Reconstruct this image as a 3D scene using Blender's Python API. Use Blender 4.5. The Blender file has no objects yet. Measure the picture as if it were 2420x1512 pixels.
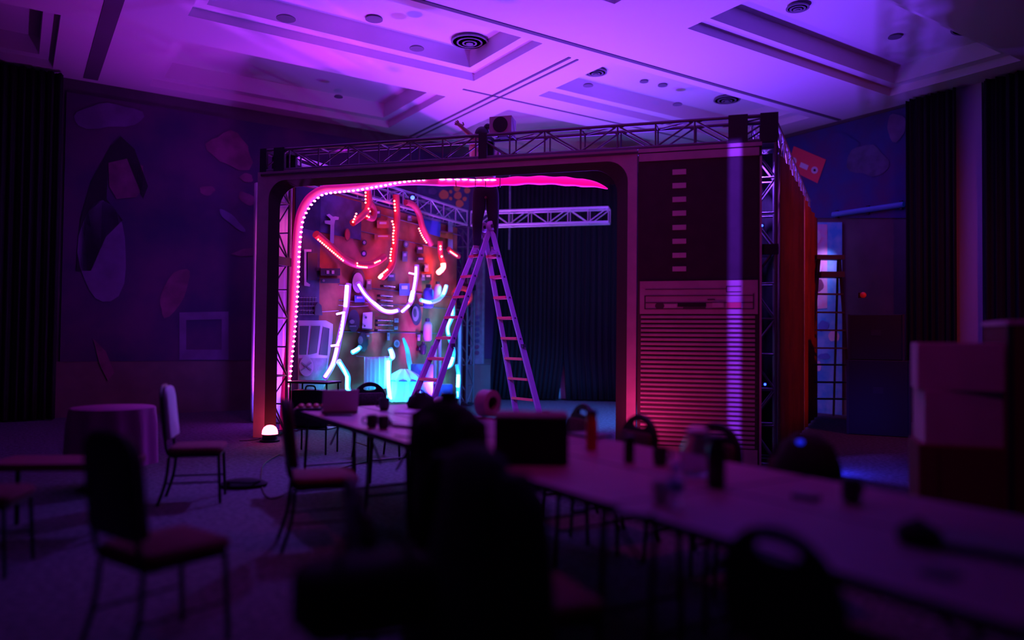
import bpy, bmesh, math, random
from mathutils import Vector, Matrix, noise
random.seed(7)
SC = bpy.context.scene
COL = SC.collection
V = Vector

# ------------------------------------------------------------------ camera
FPX = 1780.0
CAMZ = 1.42
PITCH = math.atan(44 / FPX)
ROLL = math.radians(0.6)
_f = V((0, math.cos(PITCH), math.sin(PITCH)))
_u = V((1, 0, 0)).cross(_f)
CR = math.cos(ROLL) * V((1, 0, 0)) + math.sin(ROLL) * _u
CU = math.cos(ROLL) * _u - math.sin(ROLL) * V((1, 0, 0))
CPOS = V((0, 0, CAMZ))
cam = bpy.data.cameras.new('camera')
camo = bpy.data.objects.new('camera', cam)
COL.objects.link(camo)
camo.matrix_world = Matrix(((CR.x, CU.x, -_f.x, 0), (CR.y, CU.y, -_f.y, 0), (CR.z, CU.z, -_f.z, CAMZ), (0, 0, 0, 1)))
cam.sensor_width = 36
cam.lens = 36 * FPX / 2420
cam.clip_end = 100
cam.dof.use_dof = True
cam.dof.focus_distance = 10.8
cam.dof.aperture_fstop = 0.40
SC.camera = camo

# ------------------------------------------------------------------ world, exposure
w = bpy.data.worlds.new('world')
SC.world = w
w.use_nodes = True
w.node_tree.nodes['Background'].inputs[0].default_value = (0.25, 0.03, 0.45, 1)
w.node_tree.nodes['Background'].inputs[1].default_value = 0.0
vs = SC.view_settings
vs.view_transform = 'Standard'
vs.look = 'None'
vs.exposure = 0.0
vs.gamma = 1.0
vs.use_curve_mapping = False
SC.cycles.use_denoising = True
SC.cycles.max_bounces = 6
SC.cycles.sample_clamp_indirect = 4.0


def spot(name, loc, target, col, watts, deg, blend=0.6, rad=0.08, parent=None):
    l = bpy.data.lights.new(name, 'SPOT')
    l.color = col
    l.energy = watts
    l.spot_size = math.radians(deg)
    l.spot_blend = blend
    l.shadow_soft_size = rad
    o = bpy.data.objects.new(name, l)
    COL.objects.link(o)
    loc = V(loc)
    o.rotation_euler = (V(target) - loc).to_track_quat('-Z', 'Y').to_euler()
    o.location = loc
    return o


def area(name, loc, target, col, watts, sx, sy=None, spread=180):
    l = bpy.data.lights.new(name, 'AREA')
    l.color = col
    l.energy = watts
    l.shape = 'RECTANGLE'
    l.size = sx
    l.size_y = sy or sx
    l.spread = math.radians(spread)
    o = bpy.data.objects.new(name, l)
    COL.objects.link(o)
    loc = V(loc)
    o.rotation_euler = (V(target) - loc).to_track_quat('-Z', 'Y').to_euler()
    o.location = loc
    return o


VIOLET = (0.20, 0.045, 1.0)
PURPLE = (0.42, 0.05, 0.95)
MAGENTA = (1.0, 0.03, 0.55)
BLUE = (0.03, 0.06, 1.0)
CYANL = (0.02, 0.55, 1.0)
RED = (1.0, 0.02, 0.05)

# unseen colour washes on the ceiling; further spots added to brighten set and room
spot('ceiling_wash_violet', (1.7, 12.6, 0.4), (1.6, 11.0, 5.8), (0.17, 0.038, 1.0), 3000, 119, 1.0, 0.2)
spot('ceiling_wash_purple', (-1.3, 13.4, 0.4), (-1.9, 12.3, 5.8), (0.42, 0.035, 0.95), 1700, 130, 1.0, 0.2)
spot('ceiling_wash_magenta', (-0.1, 9.4, 4.1), (-0.3, 7.4, 5.8), (1.0, 0.025, 0.6), 130, 95, 1.0, 0.1)
spot('ceiling_wash_left', (-4.1, 12.2, 0.3), (-2.9, 11.6, 5.8), (0.42, 0.022, 0.85), 750, 105, 1.0, 0.1)
spot('ceiling_wash_plum', (-2.4, 10.5, 4.15), (-2.9, 13.2, 5.8), (0.55, 0.02, 0.85), 110, 120, 1.0, 0.1)
spot('ceiling_wash_far_left', (-4.6, 9.5, 0.4), (-5.2, 8.0, 5.8), (0.8, 0.01, 0.6), 15, 120, 1.0, 0.1)
spot('ladder_wash_violet', (-2.8, 4.5, 5.3), (-0.25, 10.6, 1.35), (0.20, 0.015, 1.0), 2000, 24, 0.6, 0.05)
spot('facade_wash_magenta', (-0.6, 3.6, 5.2), (1.0, 9.5, 3.0), (1.0, 0.03, 0.5), 120, 60, 1.0, 0.15)
spot('wall_wash_violet', (2.2, 10.9, 3.7), (-2.2, 13.0, 2.2), (0.16, 0.03, 1.0), 190, 60, 0.8, 0.1)
spot('floor_wash_blue', (3.0, 12.0, 3.7), (0.6, 14.2, 0.0), (0.02, 0.24, 1.0), 1900, 75, 0.8, 0.1)
spot('carpet_wash_violet', (-1.2, 9.6, 3.95), (-1.7, 7.2, 0.0), (0.25, 0.09, 1.0), 620, 64, 1.0, 0.1)
spot('table_wash_purple', (1.0, 4.6, 5.6), (0.6, 5.6, 0.74), (1.0, 0.02, 0.45), 150, 70, 1.0, 0.2)
spot('carton_wash_magenta', (1.6, 3.0, 5.5), (2.85, 4.7, 0.9), (1.0, 0.02, 0.8), 50, 28, 1.0, 0.1)
spot('panel_wash_lilac', (6.0, 14.45, 3.4), (6.35, 16.2, 1.8), (0.55, 0.30, 0.95), 55, 70, 1.0, 0.05)
spot('flank_wash_red', (6.6, 7.6, 3.6), (4.6, 12.4, 2.0), (1.0, 0.07, 0.07), 190, 105, 1.0, 0.1)

# ------------------------------------------------------------------ pixel helpers (places measured on the photograph)
def ray(x, y):
    return _f + CR * ((x - 1210) / FPX) - CU * ((y - 756) / FPX)


def at(x, y, Y):
    d = ray(x, y)
    return CPOS + d * (Y / d.y)


def onz(x, y, z=0.0):
    d = ray(x, y)
    return CPOS + d * ((z - CAMZ) / d.z)


def onplane(x, y, p, n):
    d = ray(x, y)
    return CPOS + d * ((V(p) - CPOS).dot(V(n)) / d.dot(V(n)))


# ------------------------------------------------------------------ materials
def mat(name, col, rough=0.6, metal=0.0, emit=None, es=0.0, noise_amt=0.0, noise_scale=8.0, bump=0.0, alpha=1.0, trans=0.0, col2=None, sheen=0.0):
    m = bpy.data.materials.new(name)
    m.use_nodes = True
    nt = m.node_tree
    b = nt.nodes['Principled BSDF']
    b.inputs['Base Color'].default_value = (*col, 1)
    b.inputs['Roughness'].default_value = rough
    b.inputs['Metallic'].default_value = metal
    if trans:
        b.inputs['Transmission Weight'].default_value = trans
        b.inputs['IOR'].default_value = 1.2
    if sheen:
        b.inputs['Sheen Weight'].default_value = sheen
    if emit:
        b.inputs['Emission Color'].default_value = (*emit, 1)
        b.inputs['Emission Strength'].default_value = es
    if noise_amt or bump or col2:
        tc = nt.nodes.new('ShaderNodeTexCoord')
        nz = nt.nodes.new('ShaderNodeTexNoise')
        nz.inputs['Scale'].default_value = noise_scale
        nz.inputs['Detail'].default_value = 4
        nt.links.new(tc.outputs['Object'], nz.inputs['Vector'])
        if noise_amt or col2:
            mx = nt.nodes.new('ShaderNodeMix')
            mx.data_type = 'RGBA'
            c2 = col2 or tuple(c * (1 - noise_amt) for c in col)
            mx.inputs['A'].default_value = (*col, 1)
            mx.inputs['B'].default_value = (*c2, 1)
            cr = nt.nodes.new('ShaderNodeMapRange')
            cr.inputs['From Min'].default_value = 0.38
            cr.inputs['From Max'].default_value = 0.62
            nt.links.new(nz.outputs['Fac'], cr.inputs['Value'])
            nt.links.new(cr.outputs['Result'], mx.inputs['Factor'])
            nt.links.new(mx.outputs['Result'], b.inputs['Base Color'])
        if bump:
            bp = nt.nodes.new('ShaderNodeBump')
            bp.inputs['Strength'].default_value = bump
            bp.inputs['Distance'].default_value = 0.02
            nt.links.new(nz.outputs['Fac'], bp.inputs['Height'])
            nt.links.new(bp.outputs['Normal'], b.inputs['Normal'])
    return m


M = {
    'carpet': mat('carpet', (0.10, 0.10, 0.13), 0.95, noise_amt=0.55, noise_scale=22, bump=0.4),
    'plaster': mat('ceiling_plaster', (0.72, 0.70, 0.72), 0.9),
    'plaster_dark': mat('ceiling_groove', (0.12, 0.11, 0.13), 0.9),
    'wall': mat('wall_paint', (0.11, 0.09, 0.12), 0.85, noise_amt=0.2, noise_scale=2),
    'wainscot': mat('wainscot_paint', (0.16, 0.12, 0.12), 0.7, noise_amt=0.2, noise_scale=3),
    'black_cloth': mat('black_drape', (0.012, 0.012, 0.016), 0.95),
    'stage_cloth': mat('stage_curtain', (0.012, 0.012, 0.020), 0.95),
    'white_cloth': mat('white_drape', (0.75, 0.72, 0.74), 0.85),
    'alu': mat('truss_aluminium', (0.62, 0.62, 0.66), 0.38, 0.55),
    'alu_shaded': mat('truss_aluminium_shaded', (0.13, 0.11, 0.14), 0.5, 0.3),  # same aluminium, with the shade on its unlit front put into the colour
    'alu_dark': mat('coupler_black', (0.015, 0.013, 0.02), 0.6),
    'cream': mat('set_cream', (0.52, 0.42, 0.44), 0.7, noise_amt=0.12, noise_scale=5),
    'cream_light': mat('set_pale', (0.62, 0.56, 0.56), 0.7),
    'bezel': mat('set_bezel_black', (0.045, 0.03, 0.035), 0.6),
    'setblack': mat('set_panel_black', (0.028, 0.018, 0.024), 0.65, noise_amt=0.3, noise_scale=6),
    'setdark': mat('set_groove', (0.07, 0.05, 0.06), 0.8),
    'set_slot': mat('set_slot_black', (0.01, 0.01, 0.012), 0.7),
    'set_red': mat('set_button_red', (0.55, 0.08, 0.10), 0.6),
    'peg': mat('tool_wall_board', (0.48, 0.16, 0.08), 0.75, noise_amt=0.35, noise_scale=3.0),
    'peg_blue': mat('tool_wall_dark_board', (0.10, 0.09, 0.22), 0.7, noise_amt=0.4, noise_scale=4),
    'tool_dark': mat('tool_dark', (0.035, 0.035, 0.06), 0.5),
    'tool_grey': mat('tool_grey', (0.22, 0.22, 0.28), 0.5, noise_amt=0.3, noise_scale=9),
    'tool_pale': mat('tool_pale', (0.50, 0.46, 0.58), 0.55),
    'tool_blue': mat('tool_blue', (0.08, 0.13, 0.55), 0.5),
    'tool_orange': mat('tool_orange', (0.75, 0.25, 0.05), 0.6),
    'tool_rust': mat('tool_rust', (0.42, 0.12, 0.08), 0.7),
    'chrome': mat('chrome', (0.75, 0.75, 0.8), 0.22, 0.9),
    'ladder': mat('ladder_aluminium', (0.60, 0.50, 0.66), 0.5, 0.2),
    'rung_red_lit': mat('tread_red_lit', (0.90, 0.10, 0.13), 0.5, 0.0),  # red light on the treads is put into their colour
    'ladder_dark': mat('ladder_hinge', (0.05, 0.04, 0.06), 0.5),
    'foam_red': mat('foam_red', (0.62, 0.07, 0.09), 0.6, emit=(1.0, 0.01, 0.03), es=0.07),
    'foam_pink': mat('foam_pink', (0.85, 0.25, 0.50), 0.6, emit=(1.0, 0.0, 0.28), es=0.35),
    'foam_hot': mat('foam_hot_pink', (0.9, 0.2, 0.5), 0.6, emit=(1.0, 0.0, 0.24), es=1.0),
    'foam_violet': mat('foam_violet', (0.5, 0.35, 0.8), 0.6, emit=(0.25, 0.05, 1.0), es=0.5),
    'foam_cyan': mat('foam_cyan', (0.35, 0.7, 0.85), 0.6, emit=(0.0, 0.45, 0.9), es=0.7),
    'led_pink': mat('led_pink', (1, 0.6, 0.8), 0.4, emit=(1.0, 0.14, 0.42), es=14),
    'led_red': mat('led_red', (1, 0.6, 0.5), 0.4, emit=(1.0, 0.07, 0.05), es=24),
    'led_violet': mat('led_violet', (0.8, 0.7, 1), 0.4, emit=(0.34, 0.13, 1.0), es=15),
    'led_cyan': mat('led_cyan', (0.6, 0.9, 1), 0.4, emit=(0.035, 0.56, 1.0), es=34),
    'led_blue': mat('led_blue', (0.3, 0.4, 1), 0.4, emit=(0.02, 0.06, 1.0), es=9),
    'lamp_red': mat('lamp_red_lens', (1, 0.5, 0.5), 0.4, emit=(1.0, 0.05, 0.10), es=18),
    'table': mat('table_laminate', (0.30, 0.11, 0.22), 0.42, noise_amt=0.1, noise_scale=3),
    'table_edge': mat('table_edge', (0.012, 0.011, 0.014), 0.5),
    'steel': mat('table_steel', (0.05, 0.05, 0.06), 0.4, 0.6),
    'chair_frame': mat('chair_frame_black', (0.014, 0.012, 0.016), 0.5, 0.2),
    'chair_cloth': mat('chair_upholstery', (0.09, 0.035, 0.05), 0.9, noise_amt=0.4, noise_scale=60),
    'chair_black': mat('chair_shell_black', (0.014, 0.012, 0.016), 0.55),
    'chair_red': mat('chair_seat_red', (0.17, 0.03, 0.045), 0.9, noise_amt=0.3, noise_scale=60),
    'chair_lit_pale': mat('chair_lit_pale', (0.55, 0.52, 0.58), 0.7),  # stage light on one chair's back, put into the pad colour
    'black_fabric': mat('black_fabric', (0.010, 0.009, 0.011), 0.95, bump=0.3, noise_scale=30),
    'black_plastic': mat('black_plastic', (0.012, 0.012, 0.015), 0.4),
    'grey_plastic': mat('grey_plastic', (0.18, 0.17, 0.2), 0.4),
    'silver': mat('laptop_silver', (0.6, 0.6, 0.66), 0.35, 0.5),
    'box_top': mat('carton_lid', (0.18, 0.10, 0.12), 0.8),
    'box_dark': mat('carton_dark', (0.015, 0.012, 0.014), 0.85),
    'carton': mat('carton_pale', (0.50, 0.40, 0.46), 0.8, noise_amt=0.12, noise_scale=4),
    'carton_red': mat('carton_red', (0.10, 0.02, 0.022), 0.85),
    'mug': mat('mug_glaze', (0.045, 0.035, 0.05), 0.3),
    'bottle_red': mat('bottle_red', (0.85, 0.06, 0.03), 0.3),
    'bottle_dark': mat('bottle_dark', (0.04, 0.015, 0.03), 0.3),
    'clear': mat('clear_plastic', (0.8, 0.85, 0.95), 0.08, trans=0.9),
    'white_plastic': mat('white_plastic', (0.75, 0.75, 0.78), 0.4),
    'cap_blue': mat('cap_blue', (0.05, 0.08, 0.75), 0.4),
    'label_blue': mat('label_blue', (0.25, 0.5, 0.8), 0.5),
    'paper': mat('paper', (0.62, 0.55, 0.6), 0.8),
    'skin': mat('skin', (0.30, 0.17, 0.14), 0.6),
    'hair': mat('hair_black', (0.012, 0.010, 0.012), 0.6),
    'trousers': mat('trousers_black', (0.018, 0.015, 0.022), 0.9),
    'shirt': mat('shirt_pink_grey', (0.55, 0.35, 0.42), 0.85),
    'shoe': mat('shoe_grey', (0.30, 0.22, 0.28), 0.7),
    'mural_dark': mat('mural_dark_paint', (0.045, 0.025, 0.10), 0.85, col2=(0.11, 0.035, 0.12), noise_scale=0.8),
    'mural_blue': mat('mural_blue_paint', (0.03, 0.05, 0.22), 0.8, col2=(0.07, 0.03, 0.16), noise_scale=1.6),
    'paint_pale': mat('paint_pale', (0.19, 0.12, 0.28), 0.85, noise_amt=0.3, noise_scale=2),
    'paint_pink': mat('paint_pink', (0.24, 0.07, 0.17), 0.85, noise_amt=0.4, noise_scale=3),
    'paint_black': mat('paint_black', (0.02, 0.015, 0.025), 0.85),
    'paint_orange': mat('paint_orange', (0.85, 0.28, 0.10), 0.8),
    'paint_red': mat('paint_red', (0.85, 0.06, 0.10), 0.75),
    'paint_white': mat('paint_white', (0.75, 0.65, 0.72), 0.75),
    'paint_cyan': mat('paint_cyan', (0.05, 0.40, 0.75), 0.75, col2=(0.25, 0.55, 0.8), noise_scale=3),
    'paint_rose': mat('paint_rose', (0.75, 0.30, 0.45), 0.75, col2=(0.6, 0.5, 0.75), noise_scale=3),
    'brown_cloth': mat('brown_drape', (0.16, 0.04, 0.035), 0.9, noise_amt=0.3, noise_scale=2),
    'orange_cloth': mat('orange_drape', (0.65, 0.10, 0.02), 0.85, noise_amt=0.3, noise_scale=2),
    'vent': mat('vent_grey', (0.16, 0.14, 0.18), 0.7),
    'speaker': mat('speaker_grey', (0.42, 0.34, 0.42), 0.6),
    'snack': mat('snack_red', (0.50, 0.10, 0.08), 0.6),
    'tablecloth': mat('tablecloth_magenta', (0.38, 0.05, 0.24), 0.85),
    'redtop': mat('red_top', (0.22, 0.025, 0.06), 0.8),
    'cable': mat('cable_black', (0.01, 0.01, 0.012), 0.6),
}

# ------------------------------------------------------------------ objects
FR = {}


def frame(o):
    return FR.get(o.name) if o else None


def tag(o, label=None, cat=None, group=None, kind=None):
    if label:
        o['label'] = label
    if cat:
        o['category'] = cat
    if group:
        o['group'] = group
    if kind:
        o['kind'] = kind
    return o


def E(name, label, cat, loc=(0, 0, 0), rz=0.0, group=None):
    o = bpy.data.objects.new(name, None)
    o.empty_display_size = 0.1
    COL.objects.link(o)
    o.location = loc
    o.rotation_euler = (0, 0, rz)
    FR[o.name] = (Matrix.Translation(V(loc)) @ Matrix.Rotation(rz, 4, 'Z')).inverted()
    return tag(o, label, cat, group)


class MB:
    def __init__(s):
        s.v = []
        s.f = []

    def add(s, vs_, fs):
        n = len(s.v)
        s.v += [V(p) for p in vs_]
        s.f += [tuple(i + n for i in f) for f in fs]
        return s

    def box(s, c, d, rz=0.0, rm=None):
        x, y, z = d[0] / 2, d[1] / 2, d[2] / 2
        m = rm or Matrix.Rotation(rz, 3, 'Z')
        vs_ = [V(c) + m @ V((a, b, e)) for a in (-x, x) for b in (-y, y) for e in (-z, z)]
        return s.add(vs_, [(0, 1, 3, 2), (4, 6, 7, 5), (0, 4, 5, 1), (2, 3, 7, 6), (0, 2, 6, 4), (1, 5, 7, 3)])

    def rbox(s, c, d, r, rz=0.0, n=4, rm=None):
        """box with rounded vertical corners and softened top and bottom"""
        x, y = d[0] / 2, d[1] / 2
        r = min(r, x * 0.98, y * 0.98)
        ins = min(r * 0.5, d[2] * 0.4)
        m = rm or Matrix.Rotation(rz, 3, 'Z')
        rings = []
        for z, k in ((-d[2] / 2, ins), (-d[2] / 2 + ins, 0), (d[2] / 2 - ins, 0), (d[2] / 2 - ins * 0.3, ins * 0.3), (d[2] / 2, ins)):
            ring = []
            for q, (sx, sy) in enumerate(((1, 1), (-1, 1), (-1, -1), (1, -1))):
                for i in range(n + 1):
                    a = math.pi / 2 * (q + i / n)
                    ring.append(V(c) + m @ V((sx * (x - r) + (r - k) * math.cos(a), sy * (y - r) + (r - k) * math.sin(a), z)))
            rings.append(ring)
        return s.loft(rings)

    def loft(s, rings, cap=True, closed=True):
        n = len(rings[0])
        vs_ = [p for r_ in rings for p in r_]
        fs = []
        for j in range(len(rings) - 1):
            for i in range(n if closed else n - 1):
                k = (i + 1) % n
                fs.append((j * n + i, j * n + k, (j + 1) * n + k, (j + 1) * n + i))
        if cap and closed:
            fs.append(tuple(range(n - 1, -1, -1)))
            fs.append(tuple((len(rings) - 1) * n + i for i in range(n)))
        return s.add(vs_, fs)

    def tube(s, path, r, seg=10, cap=True):
        path = [V(p) for p in path]
        rr = r if isinstance(r, (list, tuple)) else [r] * len(path)
        rings = []
        up = None
        for i, p in enumerate(path):
            t = (path[min(i + 1, len(path) - 1)] - path[max(i - 1, 0)])
            t = t.normalized() if t.length > 1e-9 else V((0, 0, 1))
            if up is None:
                up = V((0, 0, 1)) if abs(t.z) < 0.9 else V((1, 0, 0))
            a = t.cross(up).normalized()
            b = a.cross(t).normalized()
            up = b
            rings.append([p + (a * math.cos(2 * math.pi * k / seg) + b * math.sin(2 * math.pi * k / seg)) * rr[i] for k in range(seg)])
        return s.loft(rings, cap)

    def cyl(s, a, b, r, seg=12):
        return s.tube([a, b], r, seg)

    def lathe(s, prof, c=(0, 0, 0), seg=20, rm=None):
        m = rm or Matrix.Identity(3)
        rings = [[V(c) + m @ V((r * math.cos(2 * math.pi * k / seg), r * math.sin(2 * math.pi * k / seg), z)) for k in range(seg)] for r, z in prof]
        return s.loft(rings)

    def prism(s, poly, z0, z1, fm=None):
        """poly in local xy extruded z0..z1; fm = function mapping (x,y,z) to world"""
        g = fm or (lambda x, y, z: V((x, y, z)))
        return s.loft([[g(x, y, z0) for x, y in poly], [g(x, y, z1) for x, y in poly]])

    def arch(s, outer, inner, d0, d1, di0, di1, g):
        """strip between two matched polylines (x,z), front depth d0, back depth d1 (outer) / di0, di1 (inner)"""
        rings = [[g(x, d0, z) for x, z in outer], [g(x, di0, z) for x, z in inner],
                 [g(x, di1, z) for x, z in inner], [g(x, d1, z) for x, z in outer]]
        n = len(outer)
        vs_ = [p for r_ in rings for p in r_]
        fs = []
        for j in range(4):
            k = (j + 1) % 4
            for i in range(n - 1):
                fs.append((j * n + i, j * n + i + 1, k * n + i + 1, k * n + i))
        fs.append((0, n, 2 * n, 3 * n))
        fs.append((n - 1, 4 * n - 1, 3 * n - 1, 2 * n - 1))
        return s.add(vs_, fs)

    def sphere(s, c, r, seg=12, rings=8, rm=None):
        rx, ry, rz_ = r if isinstance(r, (list, tuple)) else (r, r, r)
        m = rm or Matrix.Identity(3)
        rs = []
        for j in range(rings + 1):
            ph = math.pi * j / rings
            q = max(math.sin(ph), 0.02)
            rs.append([V(c) + m @ V((rx * q * math.cos(2 * math.pi * k / seg), ry * q * math.sin(2 * math.pi * k / seg), -rz_ * math.cos(ph))) for k in range(seg)])
        return s.loft(rs)

    def build(s, name, m, parent=None, world=False, smooth=False, origin=None, sub=0, bevel=0.0):
        me = bpy.data.meshes.new(name)
        vs_ = s.v
        if parent and world:
            T = FR[parent.name]
            vs_ = [T @ p for p in vs_]
        o = None
        if origin is not None:
            origin = V(origin)
            vs_ = [p - origin for p in vs_]
        me.from_pydata([tuple(p) for p in vs_], [], s.f)
        bm = bmesh.new()
        bm.from_mesh(me)
        bmesh.ops.recalc_face_normals(bm, faces=bm.faces)
        bm.to_mesh(me)
        bm.free()
        me.materials.append(M[m] if isinstance(m, str) else m)
        o = bpy.data.objects.new(name, me)
        COL.objects.link(o)
        if origin is not None:
            o.location = origin
        if smooth:
            for p in me.polygons:
                p.use_smooth = True
            try:
                me.set_sharp_from_angle(angle=math.radians(50))
            except Exception:
                pass
        if parent:
            o.parent = parent
            if parent.name in FR:
                FR[o.name] = FR[parent.name]
        if bevel:
            b = o.modifiers.new('bevel', 'BEVEL')
            b.width = bevel
            b.segments = 2
        if sub:
            b = o.modifiers.new('sub', 'SUBSURF')
            b.levels = b.render_levels = sub
        return o


_UNIT = {}


def bar(name, a, b, r, m, parent, seg=8):
    """a straight round bar as an object of its own, sharing one mesh per material"""
    key = (m, seg)
    if key not in _UNIT:
        mb = MB().cyl((0, 0, 0), (0, 0, 1), 1.0, seg)
        me = bpy.data.meshes.new('bar_' + m)
        me.from_pydata([tuple(p) for p in mb.v], [], mb.f)
        me.materials.append(M[m])
        for p in me.polygons:
            p.use_smooth = len(p.vertices) == 4
        _UNIT[key] = me
    T = FR[parent.name]
    a, b = T @ V(a), T @ V(b)
    d = b - a
    o = bpy.data.objects.new(name, _UNIT[key])
    COL.objects.link(o)
    o.parent = parent
    o.location = a
    o.rotation_euler = d.to_track_quat('Z', 'Y').to_euler()
    o.scale = (r, r, d.length)
    return o


_DOT = {}


def dot(name, p, r, m, parent):
    key = m
    if key not in _DOT:
        bm = bmesh.new()
        bmesh.ops.create_icosphere(bm, subdivisions=1, radius=1.0)
        me = bpy.data.meshes.new('dot_' + m)
        bm.to_mesh(me)
        bm.free()
        me.materials.append(M[m])
        _DOT[key] = me
    o = bpy.data.objects.new(name, _DOT[key])
    COL.objects.link(o)
    o.parent = parent
    o.location = FR[parent.name] @ V(p)
    o.scale = r if isinstance(r, tuple) else (r, r, r)
    return o


def dup(root, loc, rz, label=None, group=None):
    r = root.copy()
    COL.objects.link(r)
    r.location = loc
    r.rotation_euler = (0, 0, rz)
    FR[r.name] = (Matrix.Translation(V(loc)) @ Matrix.Rotation(rz, 4, 'Z')).inverted()
    if label:
        r['label'] = label
    if group:
        r['group'] = group
    for ch in list(root.children):
        c = ch.copy()
        COL.objects.link(c)
        c.parent = r
        for g in list(ch.children):
            d = g.copy()
            COL.objects.link(d)
            d.parent = c
    return r


def smoothpath(pts, n=6):
    """Catmull-Rom through the points"""
    pts = [V(p) for p in pts]
    if len(pts) < 3:
        return [pts[0].lerp(pts[-1], i / n) for i in range(n + 1)]
    out = []
    for i in range(len(pts) - 1):
        p0, p1, p2, p3 = pts[max(i - 1, 0)], pts[i], pts[i + 1], pts[min(i + 2, len(pts) - 1)]
        for k in range(n):
            t = k / n
            out.append(0.5 * ((2 * p1) + (p2 - p0) * t + (2 * p0 - 5 * p1 + 4 * p2 - p3) * t * t + (3 * p1 - p0 - 3 * p2 + p3) * t ** 3))
    out.append(pts[-1])
    return out


def resample(path, step):
    out = [path[0]]
    acc = 0.0
    for a, b in zip(path, path[1:]):
        L = (b - a).length
        pos = 0.0
        while acc + (L - pos) >= step:
            pos += step - acc
            out.append(a.lerp(b, pos / L))
            acc = 0.0
        acc += L - pos
    return out

# ------------------------------------------------------------------ the ballroom
RA = math.radians(33.5)                    # the room is turned against the camera
SA, CA = math.cos(RA), math.sin(RA)
HC = 5.8


def ab(a, b, z=0.0):
    return V((a * SA - b * CA, a * CA + b * SA, z))


BL, AR = 14.9, 13.55                       # planes of the left wall (b) and right wall (a)
NL = V((CA, -SA, 0))                       # into the room from the left wall
NR = V((-SA, -CA, 0))                      # into the room from the right wall


def onL(px, py, off=0.0):
    return onplane(px, py, ab(0, BL - off), NL)


def onR(px, py, off=0.0):
    return onplane(px, py, ab(AR - off, 0), NR)


def turned(o):
    o.rotation_euler = (0, 0, RA)
    return o


def rbx(a0, a1, b0, b1, z0, z1):
    mb = MB()
    vs_ = [V((a, b, z)) for a in (a0, a1) for b in (b0, b1) for z in (z0, z1)]
    return mb.add(vs_, [(0, 1, 3, 2), (4, 6, 7, 5), (0, 4, 5, 1), (2, 3, 7, 6), (0, 2, 6, 4), (1, 5, 7, 3)])


A0_, B0_ = -8.0, -5.0
tag(turned(rbx(A0_ - .3, AR + .3, B0_ - .3, BL + .3, -0.2, 0).build('floor', 'carpet')), kind='structure')
tag(turned(rbx(A0_ - .2, AR + .2, BL, BL + .2, 0, HC + .6).build('wall_left', 'wall')), kind='structure')
tag(turned(rbx(AR, AR + .2, B0_ - .2, BL, 0, HC + .6).build('wall_right', 'wall')), kind='structure')
tag(turned(rbx(A0_ - .2, A0_, B0_ - .2, BL, 0, HC + .6).build('wall_front', 'wall')), kind='structure')
tag(turned(rbx(A0_, AR, B0_ - .2, B0_, 0, HC + .6).build('wall_back', 'wall')), kind='structure')
tag(turned(rbx(-6.0, 13.5, BL - .03, BL, 0, 0.95).build('baseboard_left', 'wainscot')), kind='structure')
tag(turned(rbx(AR - .03, AR, -4, BL - .05, 0, 0.30).build('baseboard_right', 'wainscot')), kind='structure')

# coffered ceiling: beams at HC, a ledge, then the raised panel
CA_ = [(-7.4, -5.0), (-3.9, 0.45), (1.9, 6.45), (7.8, 12.9)]
CB_ = [(-1.9, 0.4), (1.7, 3.9), (5.3, 7.4), (9.0, 11.0), (12.0, 14.5)]
LEDGE, D1, D2 = 0.20, 0.13, 0.42
al = sorted({A0_ - .2, AR + .2} | {x for r_ in CA_ for x in (r_[0], r_[0] + LEDGE, r_[1] - LEDGE, r_[1])})
bl = sorted({B0_ - .2, BL + .2} | {x for r_ in CB_ for x in (r_[0], r_[0] + LEDGE, r_[1] - LEDGE, r_[1])})


def clevel(a, b):
    for a0, a1 in CA_:
        for b0, b1 in CB_:
            if a0 < a < a1 and b0 < b < b1:
                if a0 + LEDGE < a < a1 - LEDGE and b0 + LEDGE < b < b1 - LEDGE:
                    return HC + D2
                return HC + D1
    return HC


mb = MB()
na, nb_ = len(al) - 1, len(bl) - 1
lv = [[clevel((al[i] + al[i + 1]) / 2, (bl[j] + bl[j + 1]) / 2) for j in range(nb_)] for i in range(na)]
for i in range(na):
    for j in range(nb_):
        z = lv[i][j]
        mb.add([ab(al[i], bl[j], z), ab(al[i + 1], bl[j], z), ab(al[i + 1], bl[j + 1], z), ab(al[i], bl[j + 1], z)], [(0, 1, 2, 3)])
        if i + 1 < na and lv[i + 1][j] != z:
            z2 = lv[i + 1][j]
            mb.add([ab(al[i + 1], bl[j], z), ab(al[i + 1], bl[j + 1], z), ab(al[i + 1], bl[j + 1], z2), ab(al[i + 1], bl[j], z2)], [(0, 1, 2, 3)])
        if j + 1 < nb_ and lv[i][j + 1] != z:
            z2 = lv[i][j + 1]
            mb.add([ab(al[i], bl[j + 1], z), ab(al[i + 1], bl[j + 1], z), ab(al[i + 1], bl[j + 1], z2), ab(al[i], bl[j + 1], z2)], [(0, 1, 2, 3)])
# closed lid above so that no light leaks in
mb.add([ab(A0_ - .2, B0_ - .2, HC + .6), ab(AR + .2, B0_ - .2, HC + .6), ab(AR + .2, BL + .2, HC + .6), ab(A0_ - .2, BL + .2, HC + .6)], [(0, 1, 2, 3)])
tag(mb.build('ceiling', 'plaster'), kind='structure')
# dark shadow-gap strips that run along the beams
for k, (a0, a1, b0, b1) in enumerate(((-4.5, 13.5, 8.72, 8.80), (0.9, 1.12, -2, 14.7), (7.09, 7.14, 9.2, 14.85), (7.25, 7.29, 9.2, 14.85), (6.5, 13.5, 11.44, 11.48))):
    tag(turned(rbx(a0, a1, b0, b1, HC - .012, HC + .004).build('trim_%d' % (k + 1), 'plaster_dark')), kind='structure')


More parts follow.
